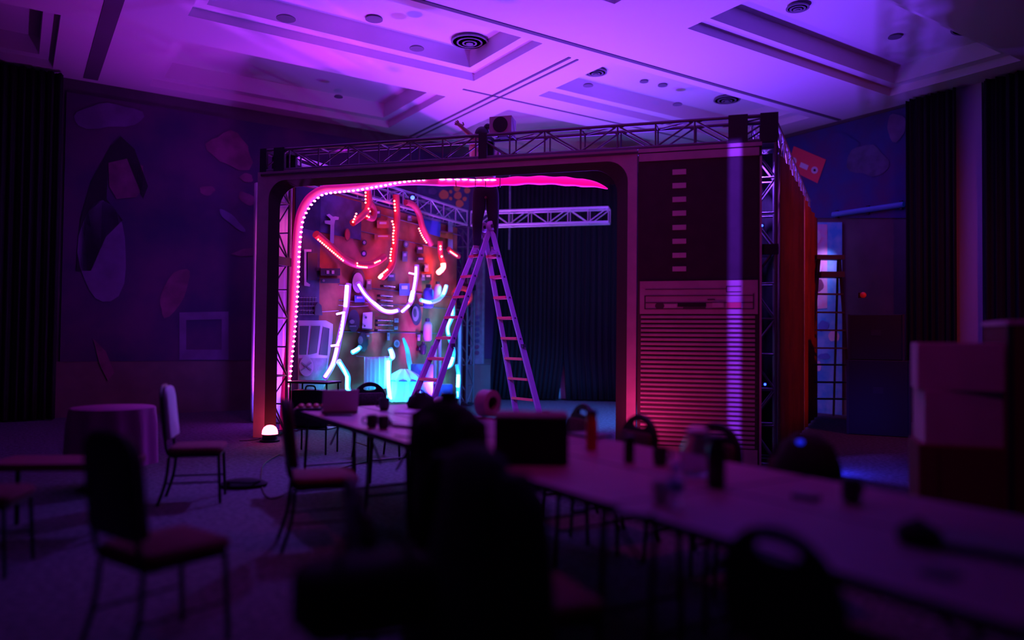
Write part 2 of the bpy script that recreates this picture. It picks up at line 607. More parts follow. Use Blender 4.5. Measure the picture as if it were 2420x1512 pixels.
def poly_on(fn, pts, off, th=0.012):
    """a flat painted or mounted patch on a wall, outline measured on the photograph"""
    mb = MB()
    return mb.loft([[fn(x, y, off) for x, y in pts], [fn(x, y, off + th) for x, y in pts]])


def blob(cx, cy, rx, ry, n=20, wob=0.12, seed=0, rot=0.0):
    rnd = random.Random(seed + int(cx))
    ph = [rnd.uniform(0, 6.28) for _ in range(3)]
    out = []
    for i in range(n):
        t = 2 * math.pi * i / n
        k = 1 + wob * (math.sin(2 * t + ph[0]) + 0.7 * math.sin(3 * t + ph[1]) + 0.5 * math.sin(5 * t + ph[2]))
        x, y = rx * k * math.cos(t), ry * k * math.sin(t)
        out.append((cx + x * math.cos(rot) - y * math.sin(rot), cy + x * math.sin(rot) + y * math.cos(rot)))
    return out


# mural along the left wall, painted shapes are its parts
mur = E('mural', 'long dark painted mural on the left wall behind the stage', 'mural', ab(3, BL - 0.02, 0), RA)
mb = MB()
pl = [onL(150, 500), onL(1172, 500)]
z0, z1 = 0.95, 5.55
mb.loft([[V((p.x, p.y, z)) + NL * o for z in (z0, z1) for p in (pl if z == z0 else pl[::-1])] for o in (0.0, 0.04)])
mb.build('mural_panel', 'mural_dark', mur, world=True)
SH = [
    ('painted_peak', 'paint_black', [(180, 640), (190, 520), (215, 430), (262, 345), (285, 322), (318, 352), (350, 440), (338, 470), (300, 375), (255, 385), (252, 470), (290, 520), (250, 560), (215, 640)]),
    ('painted_patch', 'paint_pink', [(256, 384), (300, 374), (338, 392), (340, 440), (322, 466), (276, 470), (258, 440)]),
    ('painted_column', 'paint_pale', blob(243, 595, 58, 118, seed=1, wob=0.05)),
    ('painted_cloud', 'paint_pale', blob(255, 275, 75, 32, seed=2)),
    ('painted_splash', 'paint_pink', blob(545, 355, 52, 40, seed=3, wob=0.2)),
    ('painted_splash', 'paint_pink', blob(583, 420, 16, 10, seed=4)),
    ('painted_splash', 'paint_pink', blob(586, 470, 26, 12, seed=5, rot=0.6)),
    ('painted_splash', 'paint_pink', blob(490, 450, 20, 10, seed=6)),
    ('painted_splash', 'paint_pale', blob(548, 520, 36, 10, seed=7, rot=0.7)),
    ('painted_limb', 'paint_pink', blob(412, 690, 26, 62, seed=8, rot=0.5, wob=0.08)),
    ('painted_wing', 'paint_pink', [(545, 600), (575, 588), (600, 586), (600, 604), (570, 606)]),
    ('painted_bird', 'paint_pink', [(220, 800), (250, 830), (270, 880), (255, 900), (235, 860)]),
]
for n_, m_, pts in SH:
    poly_on(onL, pts, 0.046).build(n_, m_, mur, world=True)
fr = [(424, 738), (540, 736), (540, 850), (424, 850)]
fi = [(440, 756), (524, 754), (524, 826), (440, 826)]
mb = MB()
o1 = [onL(x, y, 0.046) for x, y in fr]
o2 = [onL(x, y, 0.06) for x, y in fr]
i1 = [onL(x, y, 0.046) for x, y in fi]
i2 = [onL(x, y, 0.06) for x, y in fi]
mb.add(o1 + i1 + o2 + i2, [(8 + i, 8 + (i + 1) % 4, 12 + (i + 1) % 4, 12 + i) for i in range(4)] + [(i, (i + 1) % 4, 8 + (i + 1) % 4, 8 + i) for i in range(4)] + [(4 + i, 4 + (i + 1) % 4, 12 + (i + 1) % 4, 12 + i) for i in range(4)])
mb.build('painted_frame', 'paint_pale', mur, world=True)
# orange flowers of the mural seen over the back truss
mb = MB()
poly_on(onL, [(985, 425), (1108, 425), (1108, 520), (985, 520)], 0.046).build('painted_ground', 'peg_blue', mur, world=True)
for cx, cy, r in ((1049, 460, 11), (1082, 462, 9), (1086, 481, 9), (1065, 453, 4), (1065, 469, 4), (1104, 450, 7), (1080, 444, 8), (1098, 470, 5)):
    poly_on(onL, blob(cx, cy, r, r * 1.05, seed=int(r), wob=0.05), 0.06).build('painted_flower', 'paint_orange', mur, world=True)
poly_on(onL, blob(1022, 452, 9, 9, seed=3), 0.06).build('painted_flower', 'paint_pale', mur, world=True)


def cloth(name, m, label, cat, p0, p1, z0, z1, amp, waves, group=None, kind=None, edge0=None, edge1=None, cols=None, seed=0, taper=0.0, parent=None):
    """a hanging cloth with folds, solid thickness; edge0 / edge1 shift the two side edges with height"""
    p0, p1 = V(p0), V(p1)
    d = p1 - p0
    n = V((-d.y, d.x, 0)).normalized()
    rnd = random.Random(seed)
    ph = [rnd.uniform(0, 6.28) for _ in range(4)]
    cols = cols or int(waves * 10)
    rows = 10
    mb = MB()
    rings = []
    for j in range(rows + 1):
        k = j / rows
        z = z0 + (z1 - z0) * k
        r_ = []
        e0 = edge0(k) if edge0 else 0.0
        e1 = edge1(k) if edge1 else 1.0
        for i in range(cols + 1):
            t = i / cols
            tt = e0 + (e1 - e0) * t
            a = amp * (1 - taper * k)
            o = a * (math.sin(2 * math.pi * waves * t + ph[0]) + 0.45 * math.sin(2 * math.pi * waves * 2.3 * t + ph[1]) + 0.3 * math.sin(2 * math.pi * waves * 0.37 * t + ph[2] + k))
            r_.append(p0 + d * tt + n * o + V((0, 0, z)))
        rings.append(r_)
    mb.loft(rings, cap=False, closed=False)
    o = mb.build(name, m, parent, world=bool(parent), smooth=False, origin=None if parent else (p0 + p1) / 2 + V((0, 0, z0)))
    for p in o.data.polygons:
        p.use_smooth = True
    s_ = o.modifiers.new('thickness', 'SOLIDIFY')
    s_.thickness = 0.008
    return tag(o, label, cat, group, kind)


def flat(p):
    return V((p.x, p.y, 0))


cloth('black_drape', 'black_cloth', 'black drape hanging floor to ceiling at the far left end of the mural', 'drape',
      flat(onL(-60, 500, .35)), flat(onL(142, 500, .35)), 0.02, HC - .05, .05, 9, 'black drapes along the ballroom walls', seed=1)
cloth('black_drape', 'black_cloth', 'black drape on the right wall, between the blue mural and the purple pilaster', 'drape',
      flat(onR(2142, 500, .30)), flat(onR(2262, 500, .30)), 0.02, HC - .05, .05, 7, 'black drapes along the ballroom walls', seed=2)
cloth('black_drape', 'black_cloth', 'black drape at the right edge of the photo, right of the purple pilaster', 'drape',
      flat(onR(2324, 500, .30)), flat(onR(2560, 500, .30)), 0.02, HC - .05, .05, 9, 'black drapes along the ballroom walls', seed=3)
q0, q1 = onR(2260, 500), onR(2328, 500)
mb = MB()
mb.loft([[flat(q0) + NR * .0 + V((0, 0, z)), flat(q1) + V((0, 0, z)), flat(q1) + NR * .1 + V((0, 0, z)), flat(q0) + NR * .1 + V((0, 0, z))] for z in (0, HC)])
tag(mb.build('trim_6', 'tool_pale'), kind='structure')

# mural on the right wall with the red cassette
murR = E('cassette_mural', 'blue painted mural with a tilted red cassette tape, right wall behind the stage', 'mural', ab(AR - .02, 9, 0), RA)
poly_on(onR, [(1800, 342), (2143, 252), (2143, 515), (1800, 515)], 0.0, 0.03).build('mural_panel', 'mural_blue', murR, world=True)
poly_on(onR, [(1876, 345), (1952, 377), (1932, 433), (1860, 398)], 0.034).build('painted_cassette', 'paint_red', murR, world=True)
for pts in ([(1893, 383), (1911, 391), (1907, 402), (1889, 394)],):
    poly_on(onR, pts, 0.048).build('painted_label', 'paint_white', murR, world=True)
for cx, cy in ((1925, 402), (1875, 380)):
    mb = poly_on(onR, blob(cx, cy, 8, 8.5, wob=0.0), 0.048)
    o = mb.build('painted_reel', 'paint_white', murR, world=True)
    poly_on(onR, blob(cx, cy, 3, 3.2, wob=0.0), 0.062, 0.006).build('painted_hub', 'paint_black', o, world=True)
for cx, cy, rx, ry, m_ in ((2050, 380, 45, 40, 'peg_blue'), (2118, 300, 24, 30, 'paint_pale'), (1985, 335, 40, 22, 'mural_blue')):
    poly_on(onR, blob(cx, cy, rx, ry, seed=5), 0.034).build('painted_blob', m_, murR, world=True)
# lower painted panel seen between the stage drape and the stepladder
murP = E('painted_panel', 'tall painted panel, pink above and blue below, behind the right stepladder', 'mural', ab(AR - .05, 10, 0), RA)
poly_on(onR, [(1860, 525), (1990, 525), (1990, 992), (1860, 992)], 0.04, 0.03).build('panel_board', 'paint_cyan', murP, world=True)
poly_on(onR, [(1862, 530), (1955, 530), (1955, 728), (1862, 735)], 0.075, 0.006).build('painted_upper', 'paint_rose', murP, world=True)
rnd = random.Random(5)
for k in range(9):
    y = 770 + k * 24
    poly_on(onR, blob(1905 + rnd.uniform(-8, 70), y, rnd.uniform(6, 14), rnd.uniform(7, 15), seed=k), 0.075, 0.006).build('painted_blob', ('tool_blue', 'paint_white', 'paint_cyan')[k % 3], murP, world=True)
for k in range(5):
    poly_on(onR, blob(1908 + rnd.uniform(-4, 30), 560 + k * 38, rnd.uniform(5, 12), 15, seed=k + 30), 0.083, 0.006).build('painted_blob', ('paint_white', 'paint_pink')[k % 2], murP, world=True)

# ------------------------------------------------------------------ the stage set: frame coordinates (s along the front, d back, z up)
FA = V((-3.646, 10.643, 0))
FU = V((0.9585, -0.2850, 0)).normalized()
FN = V((-FU.y, FU.x, 0))
FLEN = 6.995
FH = 4.06


def g(s, d, z):
    return FA + FU * s + FN * d + V((0, 0, z))


def S(px, py, d=0.0):
    p = onplane(px, py, FA + FN * d, FN)
    return ((p - FA).dot(FU), p.z)


LC = V((-1.0, 15.85, 0))                   # back left corner of the truss box
RB = V((5.49, 14.26, 0))                   # far end of the right flank


def truss(name, label, p0, p1, side, size, bays, m='alu', group='stage trusses', couplers=(), diag=True, ends=True):
    """box truss between two points (centre line), side = horizontal axis of its section; every chord, strut and brace is a part"""
    p0, p1, side = V(p0), V(p1), V(side).normalized()
    ax = (p1 - p0)
    L = ax.length
    ax.normalize()
    up = side.cross(ax).normalized()
    e = E(name, label, 'truss', p0, 0, group)
    h = size / 2
    cs = {(i, j): side * (h * i) + up * (h * j) for i in (-1, 1) for j in (-1, 1)}
    for k in cs:
        bar('chord', p0 + cs[k], p1 + cs[k], 0.024, m, e)
    faces = [((-1, -1), (-1, 1)), ((1, -1), (1, 1)), ((-1, 1), (1, 1)), ((-1, -1), (1, -1))]
    st = L / bays
    for fi_, (a, b) in enumerate(faces):
        for i in range(bays + 1):
            q = p0 + ax * (st * i)
            if fi_ < 2 or i % 2 == 0 or i in (0, bays):
                bar('strut', q + cs[a], q + cs[b], 0.012, m, e, 6)
            if i < bays and diag:
                q2 = p0 + ax * (st * (i + 1))
                if fi_ < 2 or i % 2 == 0:
                    if i % 2 == 0:
                        bar('brace', q + cs[b], q2 + cs[a], 0.012, m, e, 6)
                    else:
                        bar('brace', q + cs[a], q2 + cs[b], 0.012, m, e, 6)
    for t, wd in couplers:
        c = p0 + ax * t
        rm = Matrix((ax, side, up)).transposed()
        mb = MB()
        for i in (-1, 1):
            mb.box(c + side * (h * i), (wd, 0.055, size + 0.05), rm=rm)
        for j in (-1, 1):
            mb.box(c + up * (h * j), (wd, size + 0.05, 0.055), rm=rm)
        mb.build('coupler', 'alu_dark', e, world=True)
    return e


TS = 0.29
TZ = FH - TS / 2
sx = lambda px, py: S(px, py, .06)[0]
c_mid = sx(1138, 340)
truss('front_truss', 'long front truss along the top of the stage set', g(0.02, .21, TZ), g(FLEN - .02, .21, TZ), FN, TS, 15, m='alu_shaded',
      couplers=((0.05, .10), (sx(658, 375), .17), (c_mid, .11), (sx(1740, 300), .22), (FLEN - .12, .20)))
LF = g(0.17, .40, 0)
lt0 = V((LF.x, LF.y, TZ))
ltd = (V((LC.x, LC.y, TZ)) - lt0)
lts = V((ltd.y, -ltd.x, 0)).normalized()
truss('side_truss', 'truss along the top of the tool wall, running back from the front left corner', lt0 + ltd.normalized() * .05, lt0 + ltd - ltd.normalized() * .2, lts, TS, 11)
bt1 = at(1440, 510, 15.1)
btd = V((bt1.x - LC.x, bt1.y - LC.y, 0))
bts = V((-btd.y, btd.x, 0)).normalized()
truss('back_truss', 'silver back truss in front of the black curtain, right end open', V((LC.x, LC.y, TZ)) + btd.normalized() * .16, V((bt1.x, bt1.y, TZ)), bts, TS, 7)
rt0 = g(FLEN - .15, .40, TZ)
rtd = V((RB.x, RB.y, TZ)) - rt0
rts = V((rtd.y, -rtd.x, 0)).normalized()
truss('side_truss', 'truss along the top of the brown drape on the right flank', rt0 + rtd.normalized() * .03, rt0 + rtd - rtd.normalized() * .16, rts, TS, 12)
for lab, p, sd in (('left front truss tower beside the monitor shaped frame', g(.17, .21, 0), FN),
                   ('right front truss tower beside the computer tower panel', g(FLEN - .17, .21, 0), FN),
                   ('truss tower at the far end of the tool wall', LC, lts),
                   ('truss tower at the far end of the brown drape', RB, rts)):
    truss('truss_tower', lab, V((p.x, p.y, 0.03)), V((p.x, p.y, TZ - TS / 2 - .03)), sd, TS, 9, m='alu_shaded', group='truss towers', couplers=((0.02, .03), (2.46, .12)))

# ---- the printed front: a giant monitor with a computer tower beside it
set_ = E('computer_set_front', 'giant old computer facade, rounded monitor opening left, tower panel right', 'stage set', g(0, 0, 0), math.atan2(FU.y, FU.x))
gl = g


def seg_arc(cx, cz, r, a0, a1, n=8):
    return [(cx + r * math.cos(math.radians(a0 + (a1 - a0) * i / n)), cz + r * math.sin(math.radians(a0 + (a1 - a0) * i / n))) for i in range(n + 1)]


s_l = S(609, 700)[0]
s_gap = S(1508, 600)[0]
s_r = S(1800, 600)[0]
z_top = 0.5 * (S(660, 404)[1] + S(1780, 341)[1])
b_l, b_r = S(633, 700)[0], S(1484, 500)[0]
b_t = S(1200, 396)[1]
o_l, o_r = S(653, 700)[0], S(1457, 520)[0]
o_t = S(1200, 412)[1]


def archline(l, r, t, rad, z0=0.0, n=8):
    if rad:
        return [(l, z0 + (t - rad - z0) * i / 4) for i in range(4)] + seg_arc(l + rad, t - rad, rad, 180, 90, n) + seg_arc(r - rad, t - rad, rad, 90, 0, n) + [(r, z0 + (t - rad - z0) * i / 4) for i in (3, 2, 1, 0)]
    k = 0.25
    return [(l, z0 + (t - k - z0) * i / 4) for i in range(4)] + [(l, t - k + k * min(1, i / (n / 2))) if i <= n / 2 else (l + k * (i - n / 2) / (n / 2), t) for i in range(n + 1)] + [(r - k + k * min(1, i / (n / 2)), t) if i <= n / 2 else (r, t - k * (i - n / 2) / (n / 2)) for i in range(n + 1)] + [(r, z0 + (t - k - z0) * i / 4) for i in (3, 2, 1, 0)]


MB().arch(archline(s_l, s_gap - .012, z_top, 0), archline(b_l, b_r, b_t, .26), -.05, .03, -.03, .03, g).build('monitor_frame', 'cream', set_, world=True)
MB().arch(archline(b_l + .002, b_r - .002, b_t - .002, .26), archline(o_l, o_r, o_t, .30), -.028, .05, .045, .05, g).build('monitor_bezel', 'bezel', set_, world=True)


def fbox(name, m, s0, s1, z0, z1, d0, d1, par=None):
    return MB().loft([[g(s0, d0, z), g(s1, d0, z), g(s1, d1, z), g(s0, d1, z)] for z in (z0, z1)]).build(name, m, par or set_, world=True)


# seam lines of the frame
fbox('seam', 'setdark', s_l + .05, s_gap, S(700, 411)[1] - .012, S(700, 411)[1] + .012, -.056, -.048)
# tower
T0 = S(1510, 600)[0]
T1 = S(1791, 600)[0]
zt = S(1650, 365)[1]
zb_top, zb_bot = 0.5 * (S(1512, 386)[1] + S(1785, 367)[1]), S(1650, 663)[1]
zd_bot = S(1650, 742)[1]
zv_bot = S(1650, 1052)[1]
fbox('tower_back', 'setdark', s_gap, s_r, 0, z_top, -.02, .03)
fbox('tower_header', 'cream', T0, s_r - .03, zb_top, S(1650, 358)[1], -.05, -.02)
fbox('tower_top_strip', 'cream', s_gap, s_r, S(1650, 355)[1], z_top, -.05, -.02)
fbox('tower_side_strip', 'cream', T1 + .02, s_r, 0, zb_top - .01, -.05, -.02)
blk = fbox('black_panel', 'setblack', T0, T1, zb_bot + .004, zb_top - .004, -.035, -.02)
for py in (408, 440, 472.5, 505, 538.5, 571, 604, 636):
    a = S(1590, py - 5)
    b = S(1622, py + 5)
    fbox('indicator_tick', 'cream_light', a[0], b[0], b[1] - .002, a[1] + .002, -.047, -.035)
# drive bay
bay = fbox('drive_bay', 'cream', T0 + .02, T1, zd_bot, zb_bot - .004, -.05, -.02)


def pxbox(name, m, x0, y0, x1, y1, d0, d1, par):
    a, b, c, d_ = S(x0, y0), S(x1, y0), S(x0, y1), S(x1, y1)
    return fbox(name, m, (a[0] + c[0]) / 2, (b[0] + d_[0]) / 2, (c[1] + d_[1]) / 2, (a[1] + b[1]) / 2, d0, d1, par)


for x0, y0, x1, y1 in ((1524, 698, 1780, 700), (1524, 729, 1782, 731), (1524, 699, 1527, 731), (1779, 694, 1782, 730), (1527, 714.5, 1780, 716.5), (1526, 683, 1716, 684.5), (1716, 676, 1752, 678), (1716, 689, 1752, 691), (1716, 677, 1718, 690)):
    pxbox('groove', 'setdark', x0, y0, x1, y1, -.054, -.048, bay)
pxbox('disk_slot', 'set_slot', 1602, 716.5, 1669, 725, -.056, -.048, bay)
pxbox('slot_lip', 'setdark', 1615, 726, 1668, 731, -.053, -.048, bay)
mb = MB()
mb.loft([[g(x, d, z) for x, z in [(S(1560, 723)[0] + .055 * math.cos(t), S(1560, 723)[1] + .042 * math.sin(t)) for t in [2 * math.pi * i / 16 for i in range(16)]]] for d in (-.056, -.048)])
mb.build('key_lock', 'setdark', bay, world=True)
pxbox('key_label', 'cream_light', 1570, 719, 1600, 728, -.055, -.048, bay)
pxbox('eject_button', 'cream_light', 1684, 716, 1711, 727, -.065, -.048, bay)
pxbox('power_button', 'set_red', 1718, 715, 1752, 728, -.068, -.048, bay)
pxbox('drive_mark', 'setdark', 1672, 707, 1690, 709.5, -.054, -.048, bay)
# ventilation slats
vent = fbox('vent_panel', 'setdark', T0 + .02, T1, 0.02, zd_bot - .004, -.035, -.02)
zs = zd_bot - .035
n_sl = 29
zend = S(1650, 1050)[1]
for k in range(n_sl):
    z = zs - (zs - zend) * k / (n_sl - 1)
    hh = (zs - zend) / (n_sl - 1) * .30
    MB().loft([[g(s_, -.035, z - hh), g(s_, -.052, z - hh * .7), g(s_, -.052, z + hh * .4), g(s_, -.035, z + hh)] for s_ in (T0 + .035, T1 - .03)]).build('vent_slat', 'cream', vent, world=True)
fbox('tower_foot', 'cream', T0 + .02, T1, 0.0, zend - .03, -.05, -.02)
# light spill shield bars between frame and floor are not visible; floor plates under the towers
for s_ in (.17, FLEN - .17):
    pass

# white cloth behind the left truss tower, seen through it
cloth('white_drape', 'white_cloth', 'white drape lit pink behind the left front truss tower', 'drape', g(S(594, 700, 1.5)[0], 1.5, 0), g(S(691, 700, 1.5)[0] , 1.5, 0), 0.02, 3.95, .02, 4, seed=4)

cloth('added_mask_drape', 'black_cloth', 'black drape added behind the right front truss tower to block the lit interior', 'drape', g(6.2, .62, 0), g(FLEN + .02, .62, 0), 0.02, 3.74, .015, 5, seed=14)  # added to block the lit stage interior behind the tower

# brown drape on the right flank, with an orange length at its far end
fl = E('flank_drape', 'dark red-brown drape with an orange end strip, covering the right flank of the stage set', 'drape', (rt0.x, rt0.y, 0), 0)
rp = [g(FLEN + .02, .42, 0), V((RB.x + .25, RB.y - .05, 0))]
dd = (rp[1] - rp[0])
cloth('brown_length', 'brown_cloth', None, None, rp[0], rp[0] + dd * .55, .03, FH - TS - .04, .02, 8, parent=fl, seed=5)
cloth('orange_length', 'orange_cloth', None, None, rp[0] + dd * .555, rp[0] + dd * .965, .03, FH - TS - .04, .02, 4, parent=fl, seed=6)
cloth('brown_length', 'brown_cloth', None, None, rp[0] + dd * .968, rp[1], .03, FH - TS - .04, .02, 2, parent=fl, seed=7)

# stage curtain at the back, two lengths that part near the floor
YC = 17.45
cl, cr = V((-.42, YC + .05, 0)), V((3.75, YC - .25, 0))
xg = at(1331, 900, YC).x
tg = (xg - cl.x) / (cr.x - cl.x)
cloth('stage_curtain', 'stage_cloth', 'black stage curtain behind the ladder, left of the pale gap near the floor', 'curtain', cl, cr, .03, 5.0, .045, 16,
      'black curtains at the back of the stage', edge0=lambda k: -.03 * max(0, 1 - k * 3), edge1=lambda k: tg + .004 - .030 * max(0, 1 - k * 4.5), seed=8, cols=200)
cloth('stage_curtain', 'stage_cloth', 'black stage curtain right of the pale gap, under the open end of the back truss', 'curtain', cl, cr, .03, 5.0, .045, 16,
      'black curtains at the back of the stage', edge0=lambda k: tg - .004 + .018 * max(0, 1 - k * 4.5), edge1=lambda k: 1.0, seed=9, cols=200)
cloth('white_cloth_strip', 'white_cloth', 'pale cloth showing through the gap at the foot of the black curtains', 'cloth', V((xg - .35, YC + .22, 0)), V((xg + .35, YC + .22, 0)), .02, 1.3, .01, 3, seed=10)
mb = MB()
mb.tube([at(1205, 400, 16.6), at(1205, 505, 16.6), at(1203, 590, 16.6)], .022, 10)
tag(mb.build('drop_pipe', 'tool_grey', smooth=True, origin=at(1203, 590, 16.6)), 'thin pale pipe hanging in front of the curtain, right of the climber', 'pipe')
o_ = MB()
p = at(1163, 780, 16.9)
col_ = E('printed_column', 'narrow purple printed column on a tan base, between the ladder legs', 'column', (p.x - .32, 16.75, 0), 0)
MB().box((0, 0, 2.1), (.30, .2, 2.5)).build('shaft', 'tool_grey', col_)
for k in range(7):
    MB().lathe([(.05, 0), (.05, .012)], (0, -.105, 1.1 + k * .13), 12, Matrix.Rotation(math.pi / 2, 3, 'X')).build('printed_spot', 'paint_pink' if k < 2 else 'peg_blue', col_)
MB().box((.05, 0, .42), (.50, .3, .84)).build('base', 'wainscot', col_)

# ------------------------------------------------------------------ tool wall on the left inside the stage
W0 = V((-3.26, 11.2, 0))
W1 = V((-1.16, 15.62, 0))
WD = (W1 - W0).normalized()
WN = V((WD.y, -WD.x, 0))                   # out of the wall, into the stage
WL = (W1 - W0).length


def onW(px, py, off=0.0):
    return onplane(px, py, W0 + WN * off, WN)


tw = E('tool_display_board', 'tall orange-brown display board full of mounted tools, left side of the stage', 'display wall', W0, math.atan2(WD.y, WD.x))
MB().loft([[W0 + V((0, 0, z)), W1 + V((0, 0, z)), W1 - WN * .05 + V((0, 0, z)), W0 - WN * .05 + V((0, 0, z))] for z in (0.02, FH - TS - .06)]).build('board', 'peg', tw, world=True)
tl = (onW(752, 700) - W0).dot(WD)
MB().loft([[W0 + WN * .0 + V((0, 0, z)), W0 + WD * tl + V((0, 0, z)), W0 + WD * tl + WN * .02 + V((0, 0, z)), W0 + WN * .02 + V((0, 0, z))] for z in (0.03, FH - TS - .08)]).build('dark_board', 'peg_blue', tw, world=True)
MB().loft([[W0 + V((0, 0, z)), W0 + WD * 1.6 + V((0, 0, z)), W0 + WD * 1.6 + WN * .02 + V((0, 0, z)), W0 + WN * .02 + V((0, 0, z))] for z in (3.05, FH - TS - .085)]).build('upper_board', 'peg_blue', tw, world=True)
for py in (520, 553, 594, 700, 728, 785):
    a, b = onW(800, py, .012), onW(1090, py + 4, .012)
    a.z = b.z
    bar('rail', a, b, .008, 'tool_grey', tw, 6)


def item(name, label, cat, cx, cy, parts, group=None):
    """one object mounted on the tool wall; parts = (name, material, outline in photo pixels, offset from the wall, depth)"""
    e = E(name, label, cat, onW(cx, cy, .02), math.atan2(WD.y, WD.x), group)
    for pn, m, pts, off, th in parts:
        poly_on(onW, pts, off, th).build(pn, m, e, world=True)
    return e


def el(cx, cy, rx, ry, n=22):
    return [(cx + rx * math.cos(2 * math.pi * i / n), cy + ry * math.sin(2 * math.pi * i / n)) for i in range(n)]


def rc(x0, y0, x1, y1, sk=0.0):
    return [(x0, y0), (x1, y0 + sk), (x1, y1 + sk), (x0, y1)]


item('wrench', 'big pale open-ended wrench upright on the dark upper left of the tool wall', 'wrench', 785, 540,
     [('handle', 'tool_pale', [(780, 575), (781, 530), (790, 530), (789, 575)], .02, .05),
      ('jaw', 'tool_pale', [(781, 531), (768, 528), (767, 521), (781, 521), (781, 517), (771, 508), (778, 505), (787, 512), (793, 511), (801, 513), (800, 519), (792, 520), (790, 531)], .02, .06)])
item('bracket', 'pale square-ended bracket beside the pink strip, left of the tool wall', 'bracket', 725, 632,
     [('bar', 'tool_pale', rc(719, 592, 724, 674), .03, .05), ('upper_arm', 'tool_pale', rc(719, 589, 736, 595), .03, .08), ('lower_arm', 'tool_pale', [(719, 668), (724, 666), (733, 672), (732, 677), (719, 675)], .03, .08),
      ('plate', 'tool_dark', rc(727, 598, 750, 662), .025, .03)])
item('device_rack', 'dark flat device with small pale switches under the left red tube', 'device', 778, 641,
     [('casing', 'tool_dark', rc(758, 634, 804, 651), .02, .10), ('switch', 'tool_pale', rc(772, 639, 778, 647), .12, .02), ('switch', 'tool_pale', rc(784, 639, 790, 647), .12, .02), ('bracket_arm', 'tool_dark', rc(748, 632, 758, 640), .02, .05)])
item('device_rack', 'dark narrow device hung below the other one, left of the shield', 'device', 778, 664,
     [('casing', 'tool_dark', rc(757, 658, 803, 669), .02, .08), ('lamp', 'tool_grey', el(765, 663, 3, 3, 10), .10, .02)])
item('oval_shield', 'pale oval shield with a dark rim, lit purple near the middle of the wall', 'shield', 848, 665,
     [('rim', 'tool_dark', el(847, 662, 16, 29), .02, .05), ('face', 'tool_pale', el(846, 668, 13, 24), .07, .03)])
item('black_disc', 'upright black disc with a pale hub, left of the pale switch box', 'disc', 836, 757,
     [('disc_body', 'tool_dark', el(836, 758, 14, 27), .02, .08), ('hub', 'tool_grey', el(832, 760, 6, 5, 14), .10, .02), ('vent_row', 'tool_grey', rc(826, 769, 842, 772), .10, .01)])
item('switch_box', 'pale upright switch box right of the black disc', 'switch box', 868, 758,
     [('casing', 'tool_pale', [(858, 739), (880, 737), (879, 777), (856, 775)], .02, .09), ('knob', 'tool_dark', el(865, 750, 2.6, 3.2, 12), .11, .02), ('knob', 'tool_dark', el(862, 770, 2, 2.4, 12), .11, .02), ('base_shadow_plate', 'tool_dark', rc(856, 775, 880, 779), .02, .06)])
item('cog_wheel', 'dark toothed wheel below the switch box', 'wheel', 858, 806,
     [('teeth', 'tool_dark', [(858 + (13 if i % 2 else 11) * math.cos(i * math.pi / 12), 808 + (25 if i % 2 else 21) * math.sin(i * math.pi / 12)) for i in range(24)], .02, .06), ('hub', 'tool_grey', el(852, 804, 6, 10), .08, .02)])
rods = ((907, 933, 675), (899, 927, 698), (899, 927, 709), (899, 928, 721), (894, 928, 757), (894, 928, 768), (892, 929, 780))
rl = ['thin steel rod clipped to the wall just under the big red tube', 'upper of the three close-set rods inside the purple loop', 'middle of the three close-set rods inside the purple loop', 'lowest of the three close-set rods inside the purple loop', 'rod just below the bottom of the purple loop, top one of the lower set', 'middle rod of the set below the purple loop', 'lowest rod of the set below the purple loop']
for (x0, x1, y), lab in zip(rods, rl):
    a, b = onW(x0, y, .09), onW(x1, y, .09)
    b.z = a.z
    e = E('steel_rod', lab, 'rod', a, 0, 'steel rods on the tool wall')
    bar('rod', a, b, .012, 'chrome', e, 10)
    for t in (.1, .9):
        q = a.lerp(b, t)
        MB().box(q - WN * .04, (.03, .09, .04), rz=math.atan2(WD.y, WD.x)).build('clip', 'tool_dark', e, world=True)
item('tyre', 'small dark tyre with a grey rim, right of the purple loop', 'tyre', 983, 742,
     [('tread', 'tool_dark', el(984, 743, 12, 26), .02, .09), ('rim', 'tool_grey', el(982, 741, 8, 18), .11, .02), ('hole', 'tool_dark', el(981, 740, 4, 10), .13, .01)])
cage = E('wire_rack', 'dark wire rack on the left of the tool wall, above the white framed panes', 'rack', onW(727, 712, .02), math.atan2(WD.y, WD.x), None)
for k in range(6):
    bar('upright_wire', onW(709 + k * 7, 701, .06), onW(708 + k * 7, 744, .06), .007, 'tool_dark', cage, 6)
for k in range(5):
    a, b = onW(706, 703 + k * 10, .06), onW(748, 703 + k * 10, .06)
    bar('cross_wire', a, b, .007, 'tool_grey', cage, 6)
poly_on(onW, [(744, 745), (745, 722), (752, 714), (760, 722), (762, 745)], .02, .06).build('hood', 'tool_dark', cage, world=True)
item('window_frame', 'white frame with three dark panes like a vehicle front, lower left of the tool wall', 'frame', 745, 930,
     [('surround', 'tool_pale', [(705, 757), (770, 757), (787, 766), (786, 800), (777, 850), (770, 905), (760, 930), (704, 930)], .025, .05),
      ('pane', 'tool_dark', [(708, 770), (730, 770), (724, 838), (707, 838)], .075, .006), ('pane', 'tool_dark', [(736, 770), (757, 770), (749, 834), (729, 838)], .075, .006), ('pane', 'tool_dark', [(764, 772), (779, 776), (774, 840), (754, 838)], .075, .006),
      ('lower_panel', 'tool_grey', [(706, 846), (774, 846), (764, 926), (706, 926)], .075, .006)])
item('hubcap', 'pale round hubcap in front of the white framed panes', 'hubcap', 723, 866,
     [('dish', 'tool_pale', el(724, 866, 17, 23), .09, .05), ('rib', 'tool_grey', [(711, 858), (713, 855), (737, 873), (735, 876)], .14, .01), ('rib', 'tool_grey', [(710, 874), (712, 877), (737, 858), (735, 855)], .14, .01)])


